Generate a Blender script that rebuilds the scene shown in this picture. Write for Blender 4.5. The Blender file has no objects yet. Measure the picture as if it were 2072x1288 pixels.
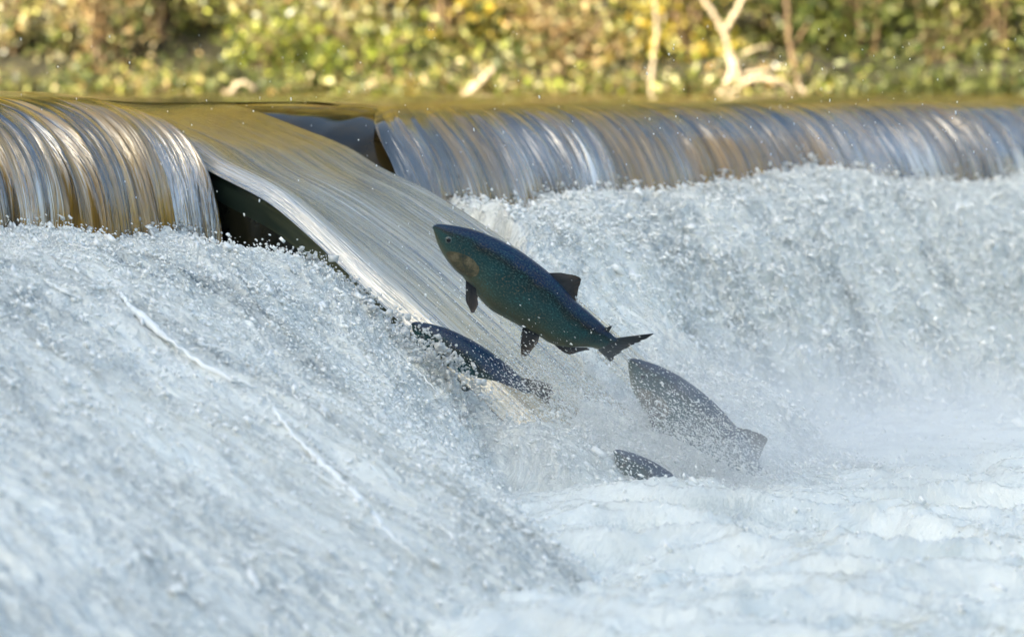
import bpy, math, random
import numpy as np
from mathutils import Vector, Matrix
R = math.radians
random.seed(7)
rng = np.random.default_rng(7)
scn = bpy.context.scene
col = scn.collection

# ------------------------------------------------------------------ camera, sky, sun, exposure
CAMZ = 0.06
FPX = 5875.0                                   # focal length in pixels of the 2072 px wide photograph
PITCH = math.atan(468 / FPX)
cam_d = bpy.data.cameras.new('camera')
cam = bpy.data.objects.new('camera', cam_d); col.objects.link(cam)
cam.location = (0, 0, CAMZ)
cam.rotation_euler = (math.pi / 2 - PITCH, 0, 0)
cam_d.sensor_width = 36.0
cam_d.lens = 36.0 * FPX / 2072.0
cam_d.clip_start = 0.05
cam_d.clip_end = 2000
cam_d.dof.use_dof = True
cam_d.dof.focus_distance = 9.45
cam_d.dof.aperture_fstop = 2.0
cam_d.dof.aperture_blades = 0
scn.camera = cam

SUN_EL = R(30)
SUN_DIR = Vector((-0.76, -0.65, 0)).normalized()      # towards the sun, on the ground: behind the camera, left
world = bpy.data.worlds.new('World'); scn.world = world; world.use_nodes = True
wn = world.node_tree.nodes; wl = world.node_tree.links
sky = wn.new('ShaderNodeTexSky'); sky.sky_type = 'NISHITA'; sky.sun_disc = False
sky.sun_elevation = SUN_EL
sky.sun_rotation = math.atan2(SUN_DIR.x, SUN_DIR.y)
sky.air_density = 0.8; sky.dust_density = 2.0; sky.ozone_density = 0.8
wl.new(sky.outputs[0], wn['Background'].inputs['Color'])
wn['Background'].inputs['Strength'].default_value = 0.12
sun_d = bpy.data.lights.new('sun', 'SUN'); sun_d.energy = 5.0; sun_d.angle = R(0.5); sun_d.color = (1.0, 0.90, 0.74)
sun = bpy.data.objects.new('sun', sun_d); col.objects.link(sun)
sv = Vector((SUN_DIR.x * math.cos(SUN_EL), SUN_DIR.y * math.cos(SUN_EL), math.sin(SUN_EL)))
sun.rotation_euler = sv.to_track_quat('Z', 'Y').to_euler()
scn.view_settings.view_transform = 'Standard'
scn.view_settings.look = 'None'
scn.view_settings.exposure = 2.2
scn.view_settings.gamma = 1.0
scn.view_settings.use_white_balance = True        # the photograph is balanced for open shade
scn.view_settings.white_balance_temperature = 7300
scn.view_settings.white_balance_tint = 0
scn.view_settings.use_curve_mapping = False
scn.cycles.use_denoising = True
scn.cycles.use_adaptive_sampling = True
scn.cycles.adaptive_threshold = 0.025
scn.cycles.max_bounces = 8
scn.cycles.volume_bounces = 3
scn.cycles.transparent_max_bounces = 8
scn.cycles.caustics_reflective = False
scn.cycles.caustics_refractive = False
scn.cycles.sample_clamp_indirect = 6

# ------------------------------------------------------------------ helpers
def tag(o, label=None, cat=None, group=None, kind=None):
    if label: o['label'] = label
    if cat: o['category'] = cat
    if group: o['group'] = group
    if kind: o['kind'] = kind
    return o

def link(o, parent=None):
    col.objects.link(o)
    if parent is not None: o.parent = parent
    return o

def empty(name, loc=(0, 0, 0)):
    o = bpy.data.objects.new(name, None); o.location = loc; o.empty_display_size = 0.1
    return link(o)

def np_mesh(name, V, F, mat, parent=None, smooth=True, attrs=None, uv=None):
    """V (n,3); F (m,3) or (m,4); attrs: dict name -> (n,) float or (n,3) colour; uv (n,2) per vertex"""
    V = np.ascontiguousarray(V, dtype=np.float32); F = np.ascontiguousarray(F, dtype=np.int32)
    k = F.shape[1]
    me = bpy.data.meshes.new(name)
    me.vertices.add(len(V)); me.vertices.foreach_set('co', V.ravel())
    me.loops.add(F.size); me.loops.foreach_set('vertex_index', F.ravel())
    me.polygons.add(len(F))
    me.polygons.foreach_set('loop_start', np.arange(0, F.size, k, dtype=np.int32))
    me.polygons.foreach_set('use_smooth', np.full(len(F), smooth, dtype=bool))
    me.update(calc_edges=True)
    for an, av in (attrs or {}).items():
        av = np.asarray(av, dtype=np.float32)
        if av.ndim == 1:
            a = me.attributes.new(an, 'FLOAT', 'POINT'); a.data.foreach_set('value', av)
        else:
            a = me.attributes.new(an, 'FLOAT_COLOR', 'POINT')
            a.data.foreach_set('color', np.concatenate([av, np.ones((len(av), 1), np.float32)], 1).ravel())
    if uv is not None:
        l = me.uv_layers.new(name='UVMap')
        l.data.foreach_set('uv', np.asarray(uv, np.float32)[F.ravel()].ravel())
    me.validate()
    me.materials.append(mat)
    return link(bpy.data.objects.new(name, me), parent)

def grid_faces(n, m, flip=False):
    i = np.arange(n * m).reshape(n, m)
    a, b, c, d = i[:-1, :-1].ravel(), i[1:, :-1].ravel(), i[1:, 1:].ravel(), i[:-1, 1:].ravel()
    F = np.stack([a, b, c, d], 1)
    return F[:, ::-1] if flip else F

def smooth(x, a, b):
    x = np.clip((np.asarray(x, float) - a) / (b - a), 0, 1)
    return x * x * (3 - 2 * x)

_perm = {}
def pn(x, y, seed=0):
    if seed not in _perm:
        r = np.random.default_rng(1000 + seed)
        p = r.permutation(512); ang = r.random(512) * 2 * np.pi
        _perm[seed] = (np.concatenate([p, p]), np.cos(ang), np.sin(ang))
    p, gx, gy = _perm[seed]
    x, y = np.broadcast_arrays(np.asarray(x, float), np.asarray(y, float))
    xi = np.floor(x).astype(np.int64); yi = np.floor(y).astype(np.int64)
    xf = x - xi; yf = y - yi
    u = xf * xf * xf * (xf * (xf * 6 - 15) + 10); v = yf * yf * yf * (yf * (yf * 6 - 15) + 10)
    def g(ix, iy, dx, dy):
        h = p[(p[ix & 511] + iy) & 511]
        return gx[h] * dx + gy[h] * dy
    a = g(xi, yi, xf, yf); b = g(xi + 1, yi, xf - 1, yf)
    c = g(xi, yi + 1, xf, yf - 1); d = g(xi + 1, yi + 1, xf - 1, yf - 1)
    return 1.4 * ((a * (1 - u) + b * u) * (1 - v) + (c * (1 - u) + d * u) * v)

def fbm(x, y, seed=0, oct=4, gain=0.5, lac=2.03):
    s = 0; a = 1.0; f = 1.0
    for k in range(oct):
        s = s + a * pn(x * f + 13.7 * k, y * f - 7.1 * k, seed + k); a *= gain; f *= lac
    return s

def spline(pts, n):
    """Catmull-Rom through pts, resampled evenly by length to n points"""
    P = np.asarray(pts, float)
    Q = np.vstack([2 * P[0] - P[1], P, 2 * P[-1] - P[-2]])
    out = []
    for i in range(1, len(Q) - 2):
        t = np.linspace(0, 1, 40, endpoint=False)[:, None]
        p0, p1, p2, p3 = Q[i - 1], Q[i], Q[i + 1], Q[i + 2]
        out.append(0.5 * (2 * p1 + (p2 - p0) * t + (2 * p0 - 5 * p1 + 4 * p2 - p3) * t ** 2 + (3 * p1 - p0 - 3 * p2 + p3) * t ** 3))
    out = np.vstack(out + [P[-1:]])
    L = np.concatenate([[0], np.cumsum(np.linalg.norm(np.diff(out, axis=0), axis=1))])
    q = np.linspace(0, L[-1], n)
    return np.stack([np.interp(q, L, out[:, k]) for k in range(P.shape[1])], 1)

# weir frame: s runs along the crest (left near -> right far), t downstream, z up (0 = river level)
C1 = np.array([-1.43, 10.41]); ES = np.array([0.656, 0.755]); ET = np.array([0.755, -0.656])
def W(s, t, z):
    s, t, z = np.broadcast_arrays(s, t, z)
    return np.stack([C1[0] + ES[0] * s + ET[0] * t, C1[1] + ES[1] * s + ET[1] * t, z], -1)
def at(px, py, Y):                               # a point of the place on the sight line of a pixel, at distance Y
    a = math.atan((py - 644) / FPX) + PITCH
    return np.array([(px - 1036) / FPX * Y, Y, CAMZ - math.tan(a) * Y])
def project(P):
    d = P - np.array([0, 0, CAMZ])
    c, s_ = math.cos(PITCH), math.sin(PITCH)
    depth = d[..., 1] * c - d[..., 2] * s_
    up = d[..., 1] * s_ + d[..., 2] * c
    return 1036 + FPX * d[..., 0] / depth, 644 - FPX * up / depth

# ------------------------------------------------------------------ material helpers
class NT:
    def __init__(self, name):
        self.m = bpy.data.materials.new(name); self.m.use_nodes = True
        self.n = self.m.node_tree.nodes; self.l = self.m.node_tree.links
        self.b = self.n['Principled BSDF']; self.out = self.n['Material Output']
    def new(self, t, **kw):
        nd = self.n.new('ShaderNode' + t)
        for k, v in kw.items():
            if k in nd.inputs: nd.inputs[k].default_value = v
            else: setattr(nd, k, v)
        return nd
    def link(self, a, b): self.l.new(a, b)
    def noise(self, vec, scale, detail=4, rough=0.55, dist=0):
        nd = self.new('TexNoise', Scale=scale, Detail=detail, Roughness=rough, Distortion=dist)
        if vec is not None: self.link(vec, nd.inputs['Vector'])
        return nd.outputs['Fac']
    def mapping(self, vec, scale=(1, 1, 1), rot=(0, 0, 0)):
        nd = self.new('Mapping'); nd.inputs['Scale'].default_value = scale; nd.inputs['Rotation'].default_value = rot
        self.link(vec, nd.inputs['Vector']); return nd.outputs[0]
    def ramp(self, fac, stops):
        nd = self.new('ValToRGB'); e = nd.color_ramp.elements
        while len(e) < len(stops): e.new(0.5)
        for k, (p, c) in enumerate(stops):
            e[k].position = p; e[k].color = (c[0], c[1], c[2], 1) if not isinstance(c, (int, float)) else (c, c, c, 1)
        self.link(fac, nd.inputs[0]); return nd.outputs[0]
    def mix(self, fac, a, b, mode='MIX'):
        nd = self.new('Mix', data_type='RGBA', blend_type=mode)
        for sock, v in ((nd.inputs[0], fac), (nd.inputs[6], a), (nd.inputs[7], b)):
            if hasattr(v, 'links') or isinstance(v, bpy.types.NodeSocket): self.link(v, sock)
            elif isinstance(v, (int, float)): sock.default_value = v
            else: sock.default_value = (v[0], v[1], v[2], 1)
        return nd.outputs[2]
    def math(self, op, a, b=0.0, clamp=False):
        nd = self.new('Math', operation=op, use_clamp=clamp)
        for k, v in enumerate((a, b)):
            if isinstance(v, bpy.types.NodeSocket): self.link(v, nd.inputs[k])
            else: nd.inputs[k].default_value = v
        return nd.outputs[0]
    def bump(self, h, strength=0.3, dist=0.01, normal=None):
        nd = self.new('Bump', Strength=strength, Distance=dist); self.link(h, nd.inputs['Height'])
        if normal is not None: self.link(normal, nd.inputs['Normal'])
        return nd.outputs[0]
    def skin(self, fac, rough, normal):
        g = self.new('BsdfGlossy'); g.inputs['Roughness'].default_value = rough; g.inputs['Color'].default_value = (0.95, 0.96, 0.97, 1); self.link(normal, g.inputs['Normal'])
        mx = self.new('MixShader')
        if isinstance(fac, bpy.types.NodeSocket): self.link(fac, mx.inputs[0])
        else: mx.inputs[0].default_value = fac
        self.link(self.b.outputs[0], mx.inputs[1]); self.link(g.outputs[0], mx.inputs[2]); self.link(mx.outputs[0], self.out.inputs['Surface'])
        return self.m
    def attr(self, name): 
        nd = self.new('Attribute'); nd.attribute_name = name; return nd
    def set(self, **kw):
        names = dict(color='Base Color', rough='Roughness', ior='IOR', spec='Specular IOR Level', trans='Transmission Weight', normal='Normal',
                     sss='Subsurface Weight', coat='Coat Weight', metal='Metallic')
        for k, v in kw.items():
            s = self.b.inputs[names[k]]
            if isinstance(v, bpy.types.NodeSocket): self.link(v, s)
            elif isinstance(v, (tuple, list)): s.default_value = (v[0], v[1], v[2], 1)
            else: s.default_value = v
        return self.m

def mat_river():
    t = NT('river_water'); co = t.new('TexCoord').outputs['Object']
    st = t.attr('st').outputs['Vector']
    n1 = t.noise(t.mapping(st, (14, 2.2, 1)), 1.0, 5, 0.6, 0.6)
    n2 = t.noise(t.mapping(st, (60, 9, 1)), 1.0, 3, 0.5, 0.4)
    h = t.math('ADD', n1, t.math('MULTIPLY', n2, 0.35))
    return t.set(color=(0.085, 0.052, 0.008), rough=0.04, ior=1.333, normal=t.bump(h, 0.5, 0.012))

def mat_fall():
    t = NT('falling_water'); st = t.attr('st').outputs['Vector']
    a = t.noise(t.mapping(st, (55, 1.3, 1)), 1.0, 4, 0.6, 0.5)
    b = t.noise(t.mapping(st, (170, 3.2, 1)), 1.0, 4, 0.6, 0.4)
    c = t.noise(t.mapping(st, (15, 0.8, 1)), 1.0, 5, 0.6, 0.4)
    air_glint = t.attr('air_glint').outputs['Fac']
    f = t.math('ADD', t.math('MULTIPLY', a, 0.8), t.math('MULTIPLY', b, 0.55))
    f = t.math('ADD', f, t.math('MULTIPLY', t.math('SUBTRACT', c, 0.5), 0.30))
    f = t.math('ADD', f, air_glint)
    body = t.mix(t.ramp(t.math('ADD', t.math('MULTIPLY', c, 0.5), t.math('MULTIPLY', a, 0.5)), [(0.42, 0), (0.60, 1)]), (0.006, 0.007, 0.006), (0.52, 0.29, 0.035))  # amber water; gold streaks also stand in for the bank's reflection
    body = t.mix(t.attr('amber').outputs['Fac'], (0.045, 0.050, 0.050), body)
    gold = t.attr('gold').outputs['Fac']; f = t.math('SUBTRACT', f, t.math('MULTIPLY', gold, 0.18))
    body = t.mix(t.math('MULTIPLY', gold, t.ramp(a, [(0.40, 0.25), (0.58, 1.0)])), body, (0.34, 0.18, 0.02))  # gold patch painted in for the golden bank mirrored in the fall
    colr = t.mix(t.ramp(f, [(0.66, 0), (0.74, 0.7), (0.84, 1)]), body, (0.74, 0.77, 0.76))  # pale streaks: air in the water, also standing in for sky highlights
    h = t.math('MULTIPLY', t.math('ADD', a, t.math('MULTIPLY', b, 0.35)), t.attr('rough').outputs['Fac'])
    nb = t.bump(h, 0.9, 0.014)
    t.set(color=colr, rough=0.06, ior=1.6, normal=nb)
    sk = t.math('MULTIPLY', t.math('MULTIPLY', t.attr('rough').outputs['Fac'], t.attr('clear').outputs['Fac']), 0.40)
    return t.skin(t.math('MULTIPLY', sk, t.math('SUBTRACT', 1.0, t.math('MULTIPLY', gold, 0.75))), 0.05, nb)

def mat_chute():
    t = NT('chute_water'); st = t.attr('st').outputs['Vector']
    a = t.noise(t.mapping(st, (70, 0.9, 1)), 1.0, 5, 0.62, 0.35)
    b = t.noise(t.mapping(st, (220, 3.0, 1)), 1.0, 4, 0.6, 0.3)
    c = t.noise(t.mapping(st, (16, 0.5, 1)), 1.0, 3, 0.5, 0.3)
    along = t.new('SeparateXYZ'); t.link(st, along.inputs[0])
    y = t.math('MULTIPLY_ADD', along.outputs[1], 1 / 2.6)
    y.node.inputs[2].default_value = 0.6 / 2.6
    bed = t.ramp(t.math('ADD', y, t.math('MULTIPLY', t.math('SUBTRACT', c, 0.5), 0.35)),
                 [(0.0, (0.07, 0.042, 0.006)), (0.36, (0.26, 0.155, 0.016)), (0.50, (0.24, 0.22, 0.15)), (0.70, (0.34, 0.32, 0.24)), (0.84, (0.66, 0.54, 0.30))])  # gold stop paints the mirrored bank; tan is the bed through thin water
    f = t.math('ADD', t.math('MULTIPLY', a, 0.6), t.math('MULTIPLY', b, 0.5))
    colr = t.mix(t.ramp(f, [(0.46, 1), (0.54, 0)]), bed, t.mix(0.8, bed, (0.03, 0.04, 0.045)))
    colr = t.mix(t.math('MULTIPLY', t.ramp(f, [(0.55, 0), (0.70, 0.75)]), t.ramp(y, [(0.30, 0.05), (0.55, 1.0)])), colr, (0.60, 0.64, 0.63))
    h = t.math('ADD', a, t.math('MULTIPLY', b, 0.5))
    h = t.math('MULTIPLY', h, t.ramp(y, [(0.12, 0.30), (0.45, 1.0)]))
    nb = t.bump(h, 0.7, 0.010)
    t.set(color=colr, rough=0.07, ior=1.5, normal=nb)
    return t.skin(t.math('MULTIPLY', t.ramp(y, [(0.15, 0.1), (0.5, 1.0)]), 0.30), 0.07, nb)

def mat_foam(name, dark=(0.12, 0.16, 0.17), white=(0.90, 0.92, 0.87), bscale=1.0):
    t = NT(name); st = t.attr('st').outputs['Vector']; foam = t.attr('foam').outputs['Fac']
    co = t.new('TexCoord').outputs['Object']
    n1 = t.noise(t.mapping(st, (60, 34, 1)), 1.0, 5, 0.68, 1.3)
    n2 = t.noise(t.mapping(st, (190, 110, 1)), 1.0, 3, 0.6, 0.5)
    f = t.math('ADD', foam, t.math('MULTIPLY', t.math('SUBTRACT', n1, 0.5), 1.3))
    f = t.math('ADD', f, t.math('MULTIPLY', t.math('SUBTRACT', n2, 0.5), 0.9))
    colr = t.ramp(f, [(0.0, dark), (0.40, tuple(0.42 * d + 0.58 * w for d, w in zip(dark, white))), (0.72, tuple(0.2 * d + 0.8 * w for d, w in zip(dark, white))), (0.92, white)])
    h = t.math('ADD', n1, t.math('MULTIPLY', n2, 0.35))
    t.b.inputs['Subsurface Radius'].default_value = (1, 1, 1); t.b.inputs['Subsurface Scale'].default_value = 0.006; t.set(coat=0.35); t.b.inputs['Coat Roughness'].default_value = 0.08
    t.set(color=colr, rough=0.13, ior=1.5, normal=t.bump(h, 1.0, 0.013 * bscale))
    return t.m

def mat_drop(name, white=0.35):
    t = NT(name)
    t.set(color=(0.95, 0.96, 0.94), rough=0.06, ior=1.333, trans=1.0 - white)
    return t.m

def mat_concrete():
    t = NT('wet_concrete'); co = t.new('TexCoord').outputs['Object']
    n = t.noise(co, 2.5, 6, 0.6); n2 = t.noise(co, 30, 5, 0.6)
    c = t.ramp(n, [(0.35, (0.008, 0.010, 0.008)), (0.55, (0.018, 0.018, 0.011)), (0.75, (0.040, 0.034, 0.016))])
    return t.set(color=c, rough=0.06, ior=1.4, normal=t.bump(n2, 0.12, 0.006))

def mat_notch_side():
    t = NT('notch_side_film'); co = t.new('TexCoord').outputs['Object']; st = t.attr('st').outputs['Vector']
    sep = t.new('SeparateXYZ'); t.link(st, sep.inputs[0])
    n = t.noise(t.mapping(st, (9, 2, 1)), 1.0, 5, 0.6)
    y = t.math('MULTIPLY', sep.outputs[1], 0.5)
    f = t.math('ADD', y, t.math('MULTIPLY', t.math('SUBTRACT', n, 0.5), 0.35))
    c = t.ramp(f, [(0.1, (0.016, 0.026, 0.022)), (0.34, (0.026, 0.040, 0.032)), (0.48, (0.10, 0.112, 0.065)), (0.80, (0.19, 0.195, 0.125))])  # dark green upstream, grading to olive downstream
    return t.set(color=c, rough=0.12, ior=1.4, normal=t.bump(n, 0.25, 0.01))

def mat_soil():
    t = NT('bank_soil'); co = t.new('TexCoord').outputs['Object']
    n = t.noise(co, 1.7, 8, 0.65); n2 = t.noise(co, 22, 6, 0.6)
    c = t.ramp(n, [(0.3, (0.010, 0.009, 0.005)), (0.55, (0.026, 0.022, 0.010)), (0.75, (0.03, 0.038, 0.010))])
    return t.set(color=c, rough=0.95, normal=t.bump(n2, 0.8, 0.05))

def mat_leaf(name):
    t = NT(name); a = t.attr('leaf_col').outputs['Color']
    t.set(color=a, rough=0.5)
    tr = t.new('BsdfTranslucent'); t.link(a, tr.inputs['Color'])
    mx = t.new('MixShader'); mx.inputs[0].default_value = 0.35
    t.link(t.b.outputs[0], mx.inputs[1]); t.link(tr.outputs[0], mx.inputs[2]); t.link(mx.outputs[0], t.out.inputs['Surface'])
    return t.m

def mat_bark(name, dark, light):
    t = NT(name); co = t.new('TexCoord').outputs['Object']
    n = t.noise(t.mapping(co, (9, 9, 2)), 2.0, 6, 0.65, 0.5)
    return t.set(color=t.ramp(n, [(0.35, dark), (0.65, light)]), rough=0.85, normal=t.bump(n, 0.7, 0.02))

def mat_fish():
    t = NT('salmon_skin'); uv = t.new('UVMap').outputs[0]
    sep = t.new('SeparateXYZ'); t.link(uv, sep.inputs[0]); u, v = sep.outputs[0], sep.outputs[1]
    n = t.noise(t.mapping(uv, (9, 5, 1)), 1.0, 5, 0.6)
    sp = t.noise(t.mapping(uv, (120, 55, 1)), 1.0, 3, 0.7)
    vv = t.math('ADD', v, t.math('MULTIPLY', t.math('SUBTRACT', n, 0.5), 0.22))
    c = t.ramp(vv, [(0.10, (0.0008, 0.015, 0.060)), (0.25, (0.002, 0.024, 0.070)), (0.33, (0.003, 0.013, 0.014)), (0.45, (0.008, 0.046, 0.052)),
                    (0.60, (0.030, 0.066, 0.056)), (0.76, (0.090, 0.098, 0.058)), (1.0, (0.22, 0.23, 0.17))])
    c = t.mix(t.ramp(sp, [(0.50, 0), (0.70, 0.85)]), c, t.mix(t.ramp(n, [(0.4, 0), (0.6, 1)]), (0.17, 0.135, 0.085), (0.05, 0.18, 0.19)))
    vor = t.new('TexVoronoi', Scale=1.0); t.link(t.mapping(uv, (110, 46, 1)), vor.inputs['Vector'])
    return t.set(color=c, rough=0.38, ior=1.33, normal=t.bump(t.math('ADD', vor.outputs['Distance'], t.math('MULTIPLY', sp, 0.4)), 0.35, 0.003))

def mat_gill():
    t = NT('gill_plate'); co = t.new('TexCoord').outputs['Object']
    n = t.noise(co, 38, 5, 0.6); n2 = t.noise(co, 190, 3, 0.6)
    c = t.ramp(t.math('ADD', t.math('MULTIPLY', n, 0.7), t.math('MULTIPLY', n2, 0.3)), [(0.34, (0.014, 0.026, 0.022)), (0.48, (0.085, 0.072, 0.034)), (0.66, (0.22, 0.175, 0.10))])
    return t.set(color=c, rough=0.38, normal=t.bump(n2, 0.3, 0.003))

def mat_fin(name, base, edge):
    t = NT(name); uv = t.new('UVMap').outputs[0]
    sep = t.new('SeparateXYZ'); t.link(uv, sep.inputs[0])
    n = t.noise(t.mapping(uv, (34, 1.6, 1)), 1.0, 3, 0.6)
    c = t.mix(t.ramp(sep.outputs[1], [(0.15, 0), (0.95, 1)]), base, edge)
    c = t.mix(t.ramp(n, [(0.42, 0.75), (0.6, 0)]), c, (0.006, 0.010, 0.014))
    return t.set(color=c, rough=0.4, normal=t.bump(n, 0.6, 0.004))

def mat_plain(name, c, rough=0.4):
    t = NT(name); co = t.new('TexCoord').outputs['Object']
    n = t.noise(co, 60, 3)
    return t.set(color=t.mix(n, tuple(x * 0.7 for x in c), tuple(x * 1.25 for x in c)), rough=rough)

def mat_pier():
    t = NT('pier_film'); co = t.new('TexCoord').outputs['Object']
    n = t.noise(co, 6, 5, 0.6)
    return t.set(color=t.ramp(n, [(0.35, (0.008, 0.008, 0.006)), (0.7, (0.040, 0.028, 0.010))]), rough=0.07, ior=1.36, normal=t.bump(n, 0.06, 0.01))
M = dict(pier=mat_pier(), river=mat_river(), fall=mat_fall(), chute=mat_chute(), foam=mat_foam('foam'), pool=mat_foam('pool_foam', (0.20, 0.27, 0.27), (0.88, 0.90, 0.85), 0.55),
         drop=mat_drop('droplet', 0.62), spray=mat_drop('spray', 0.85), strand=mat_drop('strand', 0.97), concrete=mat_concrete(), notch_side=mat_notch_side(), soil=mat_soil(),
         leaf=mat_leaf('autumn_leaf'), pale_bark=mat_bark('pale_bark', (0.28, 0.21, 0.15), (0.62, 0.52, 0.40)),
         brown_bark=mat_bark('brown_bark', (0.06, 0.04, 0.025), (0.26, 0.17, 0.10)), fish=mat_fish(), gill=mat_gill(),
         fin=mat_fin('fin', (0.002, 0.006, 0.012), (0.055, 0.036, 0.020)), tail=mat_fin('tail_fin', (0.002, 0.022, 0.032), (0.018, 0.020, 0.016)),
         eye=mat_plain('eye_rim', (0.11, 0.14, 0.13), 0.15), pupil=mat_plain('pupil', (0.003, 0.004, 0.005), 0.05))

# ------------------------------------------------------------------ ground and banks
def ground():
    X = np.concatenate([np.linspace(-400, -30, 12), np.linspace(-26, 26, 60), np.linspace(30, 400, 12)])
    Y = np.concatenate([np.linspace(-400, -45, 14), np.linspace(-42, 24, 34), np.linspace(25, 31, 30), np.linspace(33, 400, 16)])
    x, y = np.meshgrid(X, Y, indexing='ij')
    z = np.full(x.shape, -1.9)
    shore = 26.2 + 0.25 * pn(x * 0.5, x * 0 + 3.3, 5)
    k = np.clip(y - shore + 0.9, 0, None)
    z = z + smooth(k, 0, 1.0) * 2.0 + np.clip(k - 0.9, 0, 14) * 0.33 + np.clip(k - 5.5, 0, 9) * 1.15 + np.where(k > 0.5, 0.12 * fbm(x * 0.9, y * 0.9, 6, 3), 0)  # steep rise behind the far bank added to block low sky
    # unseen bluff added behind the camera to keep the weir in shade, far bank sunlit
    u = -(x * SUN_DIR.x + y * SUN_DIR.y)
    b = np.clip(-18 - u, 0, 14) / 14
    z = z + smooth(b, 0, 1) * (27.4 + 0.15 * fbm(x * 0.12, y * 0.12, 8, 3))
    k2 = np.clip(x - 19.0, 0, 12); z = np.maximum(z, np.where((x > 18.5) & (u > -10), -1.9 + np.clip(x - 18.5, 0, 12) * 0.95, -9))  # steep rise behind the right wood added to block low sky
    o = np_mesh('ground', np.stack([x, y, z], -1).reshape(-1, 3), grid_faces(*x.shape), M['soil'])
    tag(o, 'brown river bed, far bank and unseen bluff added for shade', 'ground', kind='structure')
ground()

# ------------------------------------------------------------------ the river above the weir
def crest_lift(s):                                # the water stands a little higher over the left sill
    return 0.045 * (1 - smooth(s, -0.2, 0.55))

S_NEAR = np.concatenate([np.linspace(-14, -3.2, 25), np.linspace(-3, -1.6, 60)])
def river():
    s = np.concatenate([np.linspace(-60, -5, 20), np.linspace(-4, 10, 360), np.linspace(10.5, 70, 30)])
    t = np.concatenate([np.linspace(-75, -16, 20), np.linspace(-15, -3, 50), np.linspace(-2.9, -0.40, 70)])
    S, T = np.meshgrid(s, t, indexing='ij')
    Z = crest_lift(S) * smooth(T, -4.0, -0.6) + 0.005 * fbm(S * 3.0, T * 0.8, 20, 3) * smooth(np.abs(T), 0.3, 0.9)
    V = W(S, T, Z)
    st = np.stack([S, T, 0 * S], -1)
    o = np_mesh('river', V.reshape(-1, 3), grid_faces(*S.shape, flip=True), M['river'], attrs={'st': st.reshape(-1, 3)})
    tag(o, 'calm amber river surface brimming at the top of the weir', 'water', kind='structure')
river()

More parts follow.
